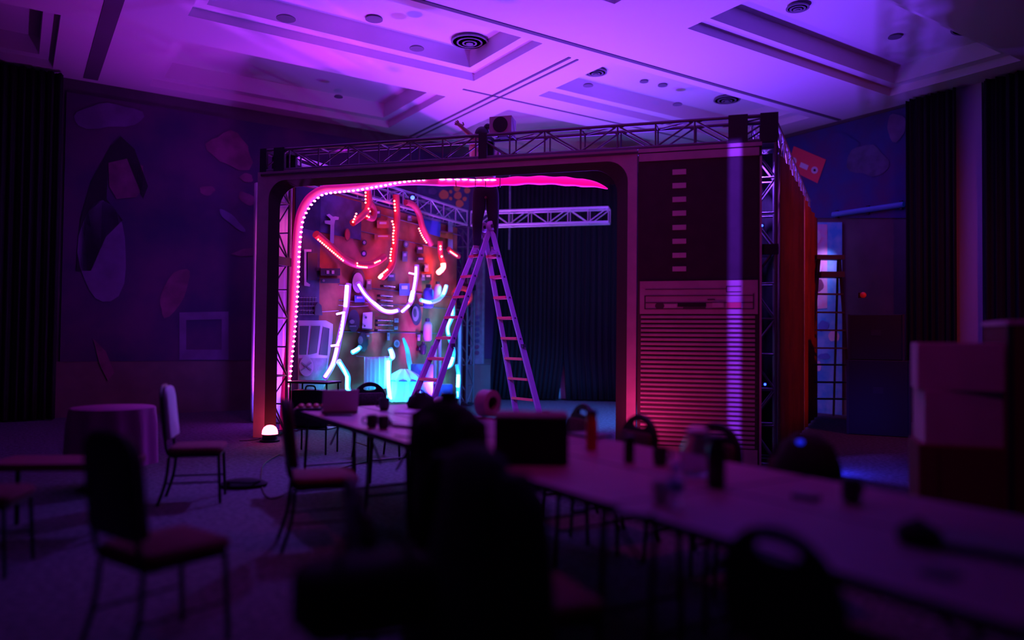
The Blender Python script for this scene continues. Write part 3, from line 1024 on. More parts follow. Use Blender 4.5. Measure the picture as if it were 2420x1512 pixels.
def canister(label, px, y0, y1, r, m, cat='canister', off=.14):
    a, b = onW(px, y1, off), onW(px, y0, off)
    b = V((a.x, a.y, b.z))
    e = E('canister', label, cat, a, 0, 'canisters on the tool wall')
    h = b.z - a.z
    MB().lathe([(r * .6, 0), (r, .03), (r, h * .68), (r * .9, h * .78), (r * .5, h * .86)], a, 16).build('body', m, e, world=True, smooth=True)
    MB().lathe([(r * .5, h * .86), (r * .55, h * .88), (r * .5, h), (r * .3, h)], a, 14).build('cap', 'tool_dark', e, world=True, smooth=True)
    MB().box(a - WN * (off * .5) + V((0, 0, h * .4)), (.05, off, .05), rz=math.atan2(WD.y, WD.x)).build('hook', 'tool_dark', e, world=True)
    return e


canister('blue domed canister left of the cyan curved tube', 1012, 672, 728, .10, 'tool_blue')
canister('pale upright canister just left of the ladder, above the cyan curved tube', 1034, 665, 712, .075, 'tool_pale')
canister('pale blue bottle-shaped canister below the blue domed one', 1010, 752, 806, .085, 'tool_pale')
canister('dark canister low on the wall, left of the ladder', 1000, 808, 838, .06, 'tool_dark')
item('blue_crate', 'blue box with a rim high on the wall under the side truss', 'crate', 1018, 527,
     [('body', 'tool_blue', [(990, 512), (1042, 522), (1040, 560), (993, 546)], .02, .12), ('rim', 'tool_grey', [(989, 509), (1044, 520), (1043, 525), (989, 514)], .02, .15)])
item('orange_box', 'orange box right of the blue crate', 'box', 1054, 558,
     [('body', 'tool_orange', [(1038, 548), (1070, 552), (1070, 566), (1038, 560)], .02, .10), ('lid', 'tool_rust', [(1038, 545), (1070, 549), (1070, 553), (1038, 549)], .02, .12)])
item('pale_post', 'pale upright post right of the blue crate', 'post', 1064, 540, [('shaft', 'tool_pale', rc(1059, 520, 1070, 600), .02, .05), ('cap', 'tool_grey', rc(1057, 516, 1072, 521), .02, .07)])
item('red_lamp', 'tall red oval lamp left of the centre red tube', 'lamp', 821, 556, [('lens', 'foam_red', el(821, 555, 5, 12), .05, .06), ('backplate', 'tool_rust', el(821, 555, 7, 15), .02, .03)])
G = [
    ('two-lobed dark pump between the red lamp and the hanging red tube', 861, 573, 6, 7, 'tool_dark', 1), ('dark round meter below the two-lobed pump', 860, 599, 7, 8, 'tool_dark', 1),
    ('pale cog-faced meter right of the hanging red tube', 960, 577, 6, 8, 'tool_grey', 1), ('grey meter below the cog-faced one', 957, 606, 6, 12, 'tool_grey', 0),
    ('dark square meter under the right red tube', 993, 590, 8, 9, 'tool_dark', 0), ('dark wide meter under the right red tube, second one down', 994, 614, 9, 7, 'tool_dark', 0),
    ('small grey fuse box right of the purple loop', 1001, 655, 5, 8, 'tool_grey', 0), ('small dark fuse box below the bright red bulb', 1012, 655, 8, 8, 'tool_dark', 0),
    ('tall grey gauge inside the purple loop, right of the shield', 872, 672, 6, 12, 'tool_grey', 0), ('blue wide gauge inside the purple loop', 956, 684, 12, 14, 'tool_blue', 0),
    ('blue small gauge below the shield', 850, 706, 12, 8, 'tool_blue', 0), ('red small gauge below the switch box', 870, 796, 5, 7, 'tool_rust', 0),
    ('pale narrow tag below the lower rods', 918, 795, 3, 9, 'tool_pale', 0), ('pale narrow tag near the tyre', 990, 798, 3, 7, 'tool_pale', 0),
    ('pale ring meter above the cyan pointed tube', 938, 812, 7, 9, 'tool_pale', 1), ('dark oval meter left of the ladder foot', 994, 824, 5, 9, 'tool_dark', 1),
    ('grey plate high on the wall, right of the hanging red tube', 968, 515, 5, 7, 'tool_grey', 0), ('red plate left of the hanging red tube, high up', 905, 530, 14, 9, 'tool_rust', 0),
    ('dark plate on the wall above the long red tube', 905, 560, 20, 6, 'tool_rust', 0), ('dark meter beside the small red hook tube', 893, 505, 7, 9, 'tool_dark', 0),
    ('pale small socket right of the lower rods', 937, 757, 5, 5, 'tool_pale', 0), ('pale small socket at the end of the lowest rod', 936, 775, 4, 4, 'tool_pale', 0),
    ('dark slotted meter right of the shield, near the big red tube', 925, 655, 9, 9, 'tool_dark', 0), ('grey socket plate left of the ladder, under the bright red bulb', 1008, 633, 5, 9, 'tool_grey', 0),
]
for lab, cx, cy, rx, ry, m, rnd_ in G:
    sh = el(cx, cy, rx, ry) if rnd_ else rc(cx - rx, cy - ry, cx + rx, cy + ry)
    ins = el(cx, cy, rx * .55, ry * .55) if rnd_ else rc(cx - rx * .6, cy - ry * .65, cx + rx * .6, cy - ry * .05)
    item('meter', lab, 'meter', cx, cy, [('casing', m, sh, .02, .06), ('dial', 'tool_pale' if m != 'tool_pale' else 'tool_grey', ins, .08, .012)], 'small meters on the tool wall')
for lab, x0, x1, y in (('thin pale conduit above the cog wheel', 846, 882, 785), ('thin pale cable strung above the cyan-lit cloth', 842, 915, 841), ('thin pale cable across the wall below the purple stub', 800, 870, 721), ('thin pale wire above the purple framed panes', 706, 800, 733)):
    a, b = onW(x0, y, .05), onW(x1, y + 1, .05)
    mb = MB().tube(smoothpath([a, a.lerp(b, .5) - V((0, 0, .02)), b], 5), .006, 6)
    tag(mb.build('conduit', 'tool_pale', origin=a), lab, 'cable', 'thin conduits on the tool wall')
# cloth and drums standing at the foot of the wall
a, b = onW(858, 900, .25), onW(922, 900, .30)
cloth('hanging_cloth', 'white_cloth', 'pale cloth hung in folds low on the wall, lit cyan', 'cloth', flat(a), flat(b), .55, onW(890, 843, .3).z, .03, 6, seed=12)
fan = E('pleated_cloth', 'bunched pleated cloth in front of the wall, glowing cyan, left of the ladder foot', 'cloth', flat(onW(955, 905, .5)), 0)
c = onW(955, 905, .5)
rings = []
for k, (py, r) in enumerate(((872, .06), (884, .20), (897, .27), (905, .22), (925, .24), (948, .30))):
    z = at(955, py, c.y).z
    rings.append([V((c.x + r * (1 + .22 * math.sin(9 * t)) * math.cos(t), c.y + .5 * r * (1 + .22 * math.sin(9 * t)) * math.sin(t), z)) for t in [2 * math.pi * i / 60 for i in range(60)]])
MB().loft(rings).build('pleats', 'white_cloth', fan, world=True, smooth=True)
z = at(955, 899, c.y).z
MB().tube([V((c.x + .27 * math.cos(t), c.y + .135 * math.sin(t), z)) for t in [2 * math.pi * i / 24 for i in range(25)]], .012, 6).build('tie_band', 'tool_blue', fan, world=True)
for lab, px, d_, r, zt_ in (('dark blue drum at the foot of the wall, left of the ladder', 997, .55, .20, .95), ('blue drum behind the ladder foot, right of the taller one', 1046, .50, .19, .55)):
    c = onW(px, 900, d_)
    e = E('drum', lab, 'drum', flat(c), 0, 'drums at the tool wall')
    MB().lathe([(r * .96, 0.0), (r, .03), (r, zt_ * .33), (r * 1.04, zt_ * .34), (r, zt_ * .36), (r, zt_ * .66), (r * 1.04, zt_ * .67), (r, zt_ * .69), (r, zt_ - .03), (r * .96, zt_)], (0, 0, 0), 24).build('shell', 'tool_blue', e, smooth=True)
    MB().lathe([(r * .9, zt_ - .01), (r * .9, zt_ + .004)], (0, 0, 0), 24).build('lid', 'tool_grey', e)
for lab, px, y0, y1 in (('pale pipe standing between the ladder rails, left one', 1026, 820, 965), ('pale pipe standing between the ladder rails, right one', 1037, 800, 965), ('tall blue pipe right of the ladder rail', 1084, 760, 960)):
    a = onW(px, y1, .3)
    a.z = 0.0
    b = V((a.x, a.y, onW(px, y0, .3).z))
    mb = MB().tube([a, b], .035, 12)
    e = E('standing_pipe', lab, 'pipe', a, 0, 'pipes at the foot of the tool wall')
    mb.build('pipe', 'tool_pale', e, world=True, smooth=True)
    MB().lathe([(.06, 0), (.06, .015), (.04, .02)], a, 14).build('flange', 'tool_grey', e, world=True)

# ---- glowing tubes
def glow(label, foam, led, path, r, leds=(), off=.22, step=.055, rled=.015, core=None, name='glowing_tube', plane=None, npt=5, group='glowing foam tubes on the tool wall'):
    fn = plane or onW
    P = smoothpath([fn(x, y, off) for x, y in path], npt)
    e = E(name, label, 'light tube', P[0], 0, group)
    rr = r
    if isinstance(r, (list, tuple)):
        n = len(P)
        rr = [r[min(int(i / (n - 1) * (len(r) - 1)), len(r) - 2)] + (r[min(int(i / (n - 1) * (len(r) - 1)) + 1, len(r) - 1)] - r[min(int(i / (n - 1) * (len(r) - 1)), len(r) - 2)]) * ((i / (n - 1) * (len(r) - 1)) % 1.0 if i < n - 1 else 1.0) for i in range(n)]
    MB().tube(P, rr, 12).build('foam_tube', foam, e, world=True, smooth=True)
    o2 = off + (rr if not isinstance(rr, list) else max(rr)) * 1.0
    for lp in leds:
        Q = smoothpath([fn(x, y, o2) for x, y in lp], npt)
        for q in resample(Q, step):
            dot('led', q, rled, led, e)
    for cp, cr_ in (core or ()):
        Q = smoothpath([fn(x, y, o2) for x, y in cp], npt)
        MB().tube(Q, cr_, 8).build('glow_strip', led, e, world=True, smooth=True)
    return e


onS = lambda px, py, d: onplane(px, py, FA + FN * d, FN)
# the pink strip that outlines the monitor opening
fp = [(674, 930), (681, 850), (689, 770), (695, 680), (700, 600), (704, 545), (711, 505), (727, 474), (748, 456), (770, 447), (800, 446), (860, 441), (920, 431), (980, 427), (1040, 429)]
lp = [(684, 912), (690, 850), (698, 770), (704, 680), (707, 600), (712, 545), (718, 515), (733, 487), (752, 467), (769, 458), (800, 454), (840, 450), (880, 443), (910, 438), (940, 432), (975, 427), (1010, 424)]
stp = E('pink_light_strip', 'pink dotted light strip on a foam tube around the monitor opening, floor to top middle', 'light strip', flat(onS(674, 930, .45)), 0)
P = smoothpath([onS(x, y, .45) for x, y in fp], 6)
P[0].z = P[0].z
MB().tube([V((P[0].x - .01, P[0].y, 0.01))] + P, .062, 14).build('foam_tube', 'foam_pink', stp, world=True, smooth=True)
Q = smoothpath([onS(x, y, .375) for x, y in lp], 6)
for q in resample(Q, .072):
    dot('led', q, (.024, .024, .017), 'led_pink', stp)
P = smoothpath([onS(x, y, .45) for x, y in [(1030, 429), (1080, 431), (1130, 432), (1180, 430), (1230, 427), (1280, 426), (1330, 428), (1375, 432), (1408, 436), (1436, 446)]], 6)
n = len(P)
hot = E('pink_foam_tube', 'solid hot pink tube along the top right of the monitor opening, before the climber', 'light tube', P[0], 0)
MB().tube(P, [.055 + .006 * math.sin(i * .9) if i < n * .75 else .055 * max(.12, 1 - ((i - n * .75) / (n * .25)) ** 1.4) for i in range(n)], 14).build('foam_tube', 'foam_hot', hot, world=True, smooth=True)
for x in (1045, 1062, 1080, 1098, 1116, 1132, 1150, 1165):
    q = onS(x, 425 - (0 if x > 1100 else 1), .385)
    MB().sphere(q, (.045, .012, .010), 10, 6).build('led', 'led_pink', hot, world=True, smooth=True)
for x in (1078, 1124, 1148, 1182):
    q = onS(x, 431, .45)
    MB().tube([q + V((.062 * math.cos(t) * 0, .062 * math.cos(t), .062 * math.sin(t))) for t in [2 * math.pi * i / 16 for i in range(17)]], .006, 6).build('cable_tie', 'tool_dark', hot, world=True)

glow('red tube hanging from the top with a lit lower hook, leftmost of the red ones', 'foam_red', 'led_red', [(868, 447), (872, 470), (867, 497), (852, 513), (833, 527)], .055,
     [[(864, 455), (864, 480)], [(842, 505), (834, 525)]], rled=.017)
glow('short curled red tube right beside the leftmost hanging red one', 'foam_red', 'led_red', [(874, 478), (884, 497), (881, 516), (866, 512)], .05, [[(871, 493), (877, 505)], [(872, 513), (866, 510)]], rled=.015)
glow('long red tube hanging straight down the middle of the wall', 'foam_red', 'led_red', [(936, 460), (938, 515), (934, 560), (931, 595), (924, 630), (903, 655)], .06,
     [[(932, 475), (934, 500)], [(927, 523), (931, 540), (929, 555), (930, 580)], [(925, 588), (922, 612), (926, 618)], [(915, 637), (900, 650), (898, 655)]], rled=.018, core=[([(902, 650), (897, 656)], .03)])
glow('red tube bending down from the side truss, right of the long hanging one', 'foam_red', 'led_red', [(958, 478), (976, 484), (990, 505), (998, 535), (1010, 560), (1019, 578)], .055,
     [[(990, 540), (998, 558), (1010, 576)]], rled=.015, step=.05)
glow('red tube sweeping across like a smile, lower left of the red ones', 'foam_red', 'led_red', [(746, 553), (775, 578), (805, 606), (838, 624), (868, 626), (890, 619), (908, 606)], .06,
     [[(752, 566), (780, 590), (815, 619)], [(844, 622), (846, 629), (870, 632)], [(886, 621), (900, 615)]], rled=.016, step=.05)
glow('short red tube ending in a bright white-hot bulb, left of the ladder top', 'foam_red', 'led_red', [(1040, 570), (1041, 600), (1048, 622), (1043, 640)], .055, [[(1041, 582), (1041, 590)], [(1044, 606), (1044, 612)]], rled=.022, core=[([(1047, 622), (1047, 633), (1036, 644)], .05)])
glow('short red tube half hidden behind the left ladder rail', 'foam_red', 'led_red', [(1060, 588), (1072, 598), (1084, 606)], .05, core=[([(1064, 594), (1080, 605)], .012)])
glow('curled red tube with lit dots behind the ladder, level with the purple loop', 'foam_red', 'led_red', [(1072, 695), (1080, 684), (1098, 682), (1110, 694), (1110, 710), (1098, 722)], .05,
     [[(1078, 688), (1084, 692)], [(1104, 700), (1105, 712), (1098, 720)]], rled=.018)
glow('purple-white tube falling down the left of the wall to the floor', 'foam_violet', 'led_violet', [(824, 670), (819, 720), (812, 755), (803, 795), (796, 830), (786, 862), (768, 893)], .045,
     core=[([(820, 674), (816, 725)], .030), ([(814, 738), (800, 741), (796, 742)], .016), ([(812, 745), (806, 790), (797, 815)], .020), ([(800, 815), (783, 817)], .016), ([(796, 822), (786, 860), (768, 890)], .026)], leds=[[(812, 742), (802, 800)]], step=.06, rled=.02)
glow('purple-white tube hanging in a loop across the middle of the wall', 'foam_violet', 'led_violet', [(846, 668), (860, 692), (882, 716), (905, 733), (925, 737), (941, 733)], .042,
     core=[([(847, 672), (862, 695), (884, 717)], .018), ([(884, 716), (905, 732), (922, 736), (938, 734)], .026)], leds=[[(880, 712), (905, 732)]], step=.05, rled=.02)
glow('purple-white tube rising on the right side of the loop', 'foam_violet', 'led_violet', [(985, 626), (984, 650), (978, 685), (972, 712), (952, 735)], .04,
     core=[([(983, 630), (982, 655), (976, 690)], .020), ([(976, 688), (970, 712)], .036), ([(966, 722), (950, 736)], .022), ([(982, 648), (967, 645)], .014)], leds=[[(982, 650), (974, 712)]], step=.05, rled=.024)
glow('bent cyan tube nearest the black chair at the left end of the table', 'foam_cyan', 'led_cyan', [(800, 853), (812, 872), (822, 890), (822, 918), (834, 938)], .045,
     core=[([(803, 857), (812, 872), (819, 888)], .020), ([(820, 888), (820, 920)], .024), ([(820, 918), (832, 934)], .022)], off=.3)
glow('upright cyan tube with a bent tip, second of the cyan ones from the left', 'foam_cyan', 'led_cyan', [(922, 824), (928, 842), (920, 852), (918, 890), (920, 925), (928, 946)], .045,
     core=[([(922, 826), (927, 846)], .026), ([(918, 852), (918, 900), (921, 938)], .030), ([(922, 938), (928, 947)], .022)], off=.3)
glow('dim pointed cyan tube rising above the pleated cloth', 'foam_cyan', 'led_cyan', [(953, 799), (962, 825), (967, 855), (974, 884)], [.02, .04, .045, .045], core=[([(966, 888), (978, 897)], .026)], off=.3)
glow('curved cyan tube like a smile left of the ladder', 'foam_cyan', 'led_cyan', [(1055, 674), (1050, 692), (1035, 708), (1015, 714), (995, 709)], .038, core=[([(1054, 676), (1048, 694)], .026), ([(1018, 714), (998, 710)], .014)], off=.3)
glow('tall wavy cyan tube seen between the ladder rails', 'foam_cyan', 'led_cyan', [(1069, 712), (1070, 745), (1058, 775), (1062, 800), (1072, 830), (1067, 860), (1054, 868)], .04,
     core=[([(1068, 730), (1068, 744)], .026), ([(1066, 750), (1058, 772), (1060, 790)], .020), ([(1070, 845), (1064, 862), (1056, 866)], .028)], off=.3)
glow('short cyan tube at the foot of the wall right of the ladder', 'foam_cyan', 'led_cyan', [(1080, 862), (1084, 890), (1083, 915), (1080, 942)], .04, core=[([(1083, 885), (1082, 915)], .032), ([(1081, 925), (1081, 938)], .016)], off=.3)
glow('small cyan bulb beside the cog wheel', 'foam_cyan', 'led_cyan', [(833, 832), (842, 829), (851, 820)], .04, core=[([(834, 831), (848, 823)], .028)], off=.2)

# ------------------------------------------------------------------ lamps of the set
def par_can(label, loc, aim, col, watts, deg, lens='lamp_red', name='par_can', tall=.16, r=.085, blend=.8):
    loc, aim = V(loc), V(aim)
    d = (aim - loc).normalized()
    e = E(name, label, 'stage light', loc, 0, 'stage par cans')
    q = d.to_track_quat('Z', 'Y').to_matrix()
    c = loc + V((0, 0, .17))
    MB().lathe([(r * .5, -tall), (r * .8, -tall * .9), (r, -tall * .3), (r * 1.05, 0), (r * 1.05, .02), (r * .9, .02)], c, 18, q).build('can', 'black_plastic', e, world=True, smooth=True)
    MB().lathe([(r * .86, .021), (r * .7, .032), (r * .2, .036)], c, 18, q).build('lens', lens, e, world=True, smooth=True)
    MB().box(loc + V((0, 0, .01)), (.22, .16, .02)).build('floor_plate', 'black_plastic', e, world=True)
    for s_ in (-1, 1):
        MB().box(loc + V((s_ * .105, 0, .09)), (.012, .03, .17)).build('yoke_arm', 'black_plastic', e, world=True)
    if watts:
        l = spot('par_beam', c + d * .05, aim, col, watts, deg, blend, .05)
        l.parent = e
        l.matrix_parent_inverse = Matrix.Translation(-loc)
    return e


pr = at(638, 1012, 10.2)
e = E('floor_uplight', 'white-hot red uplight glowing on the carpet at the foot of the left frame post', 'stage light', (pr.x, pr.y, 0), 0)
MB().lathe([(.13, 0), (.13, .02), (.10, .03), (.095, .085), (.11, .09), (.11, .10)], (0, 0, 0), 24).build('base', 'black_plastic', e, smooth=True)
MB().lathe([(.105, .10), (.10, .15), (.08, .19), (.045, .215), (.01, .222)], (0, 0, 0), 24).build('lens', 'lamp_red', e, smooth=True)
MB().tube(smoothpath([(-.12, 0, .04), (-.22, .04, .012), (-.40, -.03, .008)], 4), .006, 6).build('power_lead', 'cable', e, smooth=True)
q = g(5.25, -.75, 0)
par_can('red par can on the carpet in front of the tower panel, behind the round-backed chairs', (q.x, q.y, 0), g(5.7, .0, 1.2), (1.0, .03, .26), 32, 125)
sdm = S(645, 700, 1.5)[0]
q = g(S(630, 700, .85)[0], .85, 0)
par_can('violet par can behind the left truss tower, aimed up the white drape', (q.x, q.y, 0), g(sdm, 1.5, .9), (.20, .06, 1.0), 110, 130, lens='led_violet')
q = g(S(640, 500, .8)[0], .8, 3.5)
spot('drape_wash_pink', q, g(sdm, 1.5, 2.3), (1.0, .08, .5), 26, 125, 1.0, .05)  # bare spot added to brighten the white drape in pink
q = onplane(1000, 940, W0 + WN * 1.35, WN)
par_can('cyan par can added on the stage floor to brighten the foot of the tool board', (q.x, q.y, 0), onW(945, 890, .1), (0.0, .40, 1.0), 170, 105, lens='led_cyan', r=.06)  # extra lamp, added to strengthen the cyan light low on the board
q = g(FLEN - .17, .21, 3.62)
spot('tower_wash_blue', q, g(FLEN - .17, .21, 0), (.22, .06, 1.0), 220, 120, .8, .02)
q = onz(1945, 1120, 0)
par_can('blue par can on the floor behind the chair with the black bag', (q.x, q.y, 0), (q.x + .5, q.y + .1, .0), (0.02, .03, 1.0), 60, 150, lens='led_blue')
q = V((1.55, 15.4, 0))
par_can('blue par can on the stage floor near the curtain, hidden by the tower panel', (3.0, 14.2, 0), (1.0, 15.0, 3.8), (0.08, .35, 1.0), 160, 110, lens='led_blue')

# unseen profile spotlight, added with nearly closed shutters: a tall violet stripe on the tower panel
tgt = g(S(1736, 700)[0], -.04, 1.75)
lp_ = V((1.3, 2.4, 5.35))
pd = (tgt - lp_)
ph_ = V((pd.x, pd.y, 0)).normalized()
ps_ = V((-ph_.y, ph_.x, 0))
e = E('added_profile_spot', 'unseen profile spotlight added above the tables, throwing the violet stripe', 'stage light', lp_, 0)
pd.normalize()
sl = spot('profile_beam', lp_, tgt, (0.22, 0.03, 1.0), 4200, 32, .1, .0015)
sl.parent = e
sl.matrix_parent_inverse = Matrix.Translation(-lp_)
rm = pd.to_track_quat('Z', 'Y').to_matrix()
MB().lathe([(.09, -.42), (.10, -.40), (.10, -.06), (.07, -.03)], lp_, 18, rm).build('barrel', 'black_plastic', e, world=True, smooth=True)
gap = .0032
for s_, gp in ((-1, gap), (1, gap)):
    MB().box(lp_ + ph_ * .30 - V((0, 0, .12)) + ps_ * (s_ * (gp + .10)), (.004, .20, .60), rz=math.atan2(ph_.y, ph_.x)).build('shutter', 'black_plastic', e, world=True)
for s_ in (-1, 1):
    MB().box(lp_ + ps_ * (s_ * .16) + ph_ * .12 - V((0, 0, .08)), (.42, .01, .30), rz=math.atan2(ph_.y, ph_.x)).build('side_plate', 'black_plastic', e, world=True)
MB().cyl(lp_ - pd * .2 + V((0, 0, .05)), V((lp_.x - pd.x * .2, lp_.y - pd.y * .2, HC)), .02).build('hanger', 'steel', e, world=True)

# small indicator lights on the right truss tower and the side truss
for lab, px, py, d_ in (('small bright blue light on the right truss tower, half way up', 1801, 533, .0), ('small blue light low on the right truss tower', 1808, 908, .0)):
    q = onS(px, py, d_)
    e = E('indicator_light', lab, 'light', q, 0, 'small blue indicator lights')
    MB().sphere(q, .013, 10, 6).build('lens', 'led_blue', e, world=True, smooth=True)
    MB().box(q + FN * .03, (.05, .04, .05), rz=math.atan2(FU.y, FU.x)).build('housing', 'black_plastic', e, world=True)
q = at(975, 467, 12.6)
e = E('indicator_light', 'bright blue light on the side truss above the tool wall', 'light', q, 0, 'small blue indicator lights')
MB().sphere(q, .035, 12, 8).build('lens', 'led_blue', e, world=True, smooth=True)
MB().box(q + V((-.02, .06, .02)), (.10, .06, .10)).build('housing', 'black_plastic', e, world=True)

# moving fixture on the front truss
bx = onS(1190, 302, .25)
e = E('truss_speaker', 'boxy grey speaker clamped on top of the front truss', 'speaker', (bx.x, bx.y, FH), math.atan2(FU.y, FU.x))
MB().loft([[V((x * s_, -.14 + .0 * z, z)) for x, s_ in ((-.15, 1), (.15, 1))] + [V((x, .14, z)) for x in (.13, -.13)] for z, s_ in ((.03, .9), (.25, 1.0))]).build('cabinet', 'speaker', e)
MB().loft([[V((.10 * math.cos(t), y, .14 + .10 * math.sin(t))) for t in [2 * math.pi * i / 20 for i in range(20)]] for y in (-.155, -.14)]).build('cone', 'black_plastic', e, smooth=True)
MB().box((0, 0, .015), (.12, .14, .03)).build('clamp', 'alu_dark', e)
MB().tube([(-.15, 0, .18), (-.24, 0, .19)], .012, 8).build('bracket_arm', 'alu_dark', e)

# ------------------------------------------------------------------ the ladder
AP = at(1151, 536, 10.62)
FR_ = V((at(1262, 800, 10.9).x, 10.92, 0))   # centre of the right feet
FL_ = V((at(966, 800, 10.35).x, 10.42, 0))   # centre of the left feet
RD = V((math.sin(math.radians(40)), -math.cos(math.radians(40)), 0))
lad = E('step_ladder', 'tall A-frame ladder standing open in the monitor opening with a climber on it', 'ladder', ((FR_.x + FL_.x) / 2, (FR_.y + FL_.y) / 2, 0))
RZ = [2.58 - .29 * k for k in range(9)]


def lpt(side, foot, z):
    t = 1 - z / AP.z
    c = V((AP.x, AP.y, 0)).lerp(foot, t)
    hw = .085 + (.27 - .085) * t
    return c + RD * (hw * side) + V((0, 0, z))


for nm, foot, sg in (('left', FL_, -1), ('right', FR_, 1)):
    ax = (foot - V((AP.x, AP.y, AP.z))).normalized()
    for side in (-1, 1):
        a, b = lpt(side, foot, AP.z - .0), lpt(side, foot, .03)
        wv = V((ax.z * -1, 0, ax.x)).normalized()
        dv = ax.cross(RD).normalized()
        up_part = lpt(side, foot, 1.28)
        mb = MB()
        def sect(p, w_, t_):
            return [p + RD * (t_ * i) + dv * (w_ * j) for i, j in ((-1, -1), (1, -1), (1, 1), (-1, 1))]
        mb.loft([sect(a, .036, .013), sect(lpt(side, foot, .03), .036, .013)])
        mb.build('rail', 'ladder', lad, world=True)
        mb = MB()
        o = RD * (.020 * side)
        mb.loft([sect(lpt(side, foot, 1.30) + o, .042, .010), sect(lpt(side, foot, .02) + o, .042, .010)])
        mb.build('outer_rail', 'ladder', lad, world=True)
        MB().box(lpt(side, foot, .02) + o, (.06, .07, .04)).build('rubber_foot', 'ladder_dark', lad, world=True)
        if side == 1:
            for z in RZ[:6]:
                p = lpt(side, foot, z) + RD * .014
                MB().sphere(p, .014, 8, 6).build('rivet', 'ladder_dark', lad, world=True)
    for z in RZ:
        a, b = lpt(-1, foot, z), lpt(1, foot, z)
        dv = V((foot.x - AP.x, foot.y - AP.y, 0)).normalized()
        mb = MB()
        mb.loft([[p + dv * (.05 * i) + V((0, 0, .022 * j)) for i, j in ((-1, -.6), (1, -1), (1, .6), (-1, 1))] for p in (a + RD * .01, b - RD * .01)])
        mb.build('rung', 'rung_red_lit', lad, world=True)
    lk = lpt(1, foot, 1.32) + RD * .03
    MB().box(lk, (.05, .08, .05), rz=.5).build('lock_tab', 'ladder_dark', lad, world=True)
for side in (-1, 1):
    c = V((AP.x, AP.y, AP.z)) + RD * (.085 * side)
    rm = RD.to_track_quat('Z', 'Y').to_matrix()
    MB().lathe([(.065, -.03), (.075, -.02), (.075, .02), (.065, .03)], c, 20, rm).build('hinge', 'ladder', lad, world=True, smooth=True)
    MB().lathe([(.025, -.04), (.025, .04)], c, 12, rm).build('hinge_pin', 'ladder_dark', lad, world=True)

# ------------------------------------------------------------------ the climber
def skin(name, nodes, edges, m, parent, root=0, sub=2):
    me = bpy.data.meshes.new(name)
    T = FR[parent.name]
    me.from_pydata([tuple(T @ V(n_[0])) for n_ in nodes], edges, [])
    o = bpy.data.objects.new(name, me)
    COL.objects.link(o)
    o.parent = parent
    FR[o.name] = T
    md = o.modifiers.new('skin', 'SKIN')
    bm = bmesh.new()
    bm.from_mesh(me)
    ly = bm.verts.layers.skin.verify()
    bm.verts.ensure_lookup_table()
    for i, n_ in enumerate(nodes):
        r = n_[1]
        bm.verts[i][ly].radius = r if isinstance(r, tuple) else (r, r)
        bm.verts[i][ly].use_root = (i == root)
    bm.to_mesh(me)
    bm.free()
    md.use_smooth_shade = True
    s_ = o.modifiers.new('sub', 'SUBSURF')
    s_.levels = s_.render_levels = sub
    me.materials.append(M[m])
    return o


rl_ = lpt(0, FL_, RZ[0]) + V((0, 0, .018))
rr_ = lpt(0, FR_, RZ[0]) + V((0, 0, .018))
pc = V(((rl_.x + rr_.x) / 2, (rl_.y + rr_.y) / 2, 0))
fl_, fr_ = rl_ + V((0.0, 0, 0)), rr_ + V((0, 0, 0))
hipz = fl_.z + .88
hl, hr = V((pc.x - .085, pc.y - .02, hipz - .02)), V((pc.x + .095, pc.y - .02, hipz - .02))
pel = V((pc.x, pc.y - .02, hipz + .04))
per = E('person', 'person in dark trousers atop the ladder, hair in a bun, upper body behind the truss', 'person', V((pc.x, pc.y, fl_.z)))
DX = -1
chest = pel + V((-.02, -.02, .46))
neck = chest + V((-.03, 0, .15))
shl, shr = chest + V((-.16, .02, .03)), chest + V((.17, -.04, .03))
hd = neck + V((-.03, .01, .14))
hand_t = at(1086, 296, 10.35)
el_l = at(1119, 325, 10.36)
wr_l = el_l.lerp(hand_t, .66)
el_r = shr + V((.05, -.06, -.26))
wr_r = el_r + V((-.16, -.12, .16))
N = [(pel, .125), (pel.lerp(chest, .45), .115), (chest, (.15, .11)), (neck, .055),
     (neck.lerp(hd, .5), .055), (hd, .088), (hd + V((-.01, 0, .08)), .075),
     (hl, .095), (hl.lerp(fl_, .48) + V((-.01, -.03, 0)), .062), (fl_ + V((0, .01, .09)), .042), (fl_ + V((0, .0, .045)), .04), (fl_ + V((-.02, -.13, .035)), .032),
     (hr, .095), (hr.lerp(fr_, .48) + V((.01, -.03, 0)), .062), (fr_ + V((0, .01, .09)), .042), (fr_ + V((0, .0, .045)), .04), (fr_ + V((.02, -.13, .035)), .032),
     (shl, .058), (el_l, .043), (wr_l, .030), (shr, .058), (el_r, .043), (wr_r, .030), (hd + V((-.10, 0, -.005)), .018)]
Ed = [(0, 1), (1, 2), (2, 3), (3, 4), (4, 5), (5, 6), (0, 7), (7, 8), (8, 9), (9, 10), (10, 11), (0, 12), (12, 13), (13, 14), (14, 15), (15, 16), (2, 17), (17, 18), (18, 19), (2, 20), (20, 21), (21, 22), (5, 23)]


def add_hand(wr, dr, side):
    dr = dr.normalized()
    sd = dr.cross(V((0, 1, 0))).normalized() * side
    palm = wr + dr * .075
    N.append((palm, (.034, .022)))
    pi_ = len(N) - 1
    src = 19 if wr is wr_l else 22
    Ed.append((src, pi_))
    for k, (o_, L) in enumerate(((-.030, .068), (-.010, .078), (.010, .072), (.029, .055))):
        b_ = palm + sd * o_ + dr * .03
        N.append((b_ + dr * L * .45, .010))
        N.append((b_ + dr * L * .85 + V((0, -.02, -.008)), .008))
        Ed.append((pi_, len(N) - 2))
        Ed.append((len(N) - 2, len(N) - 1))
    N.append((wr + dr * .045 - sd * .045, .011))
    N.append((wr + dr * .085 - sd * .062, .009))
    Ed.append((pi_, len(N) - 2))
    Ed.append((len(N) - 2, len(N) - 1))


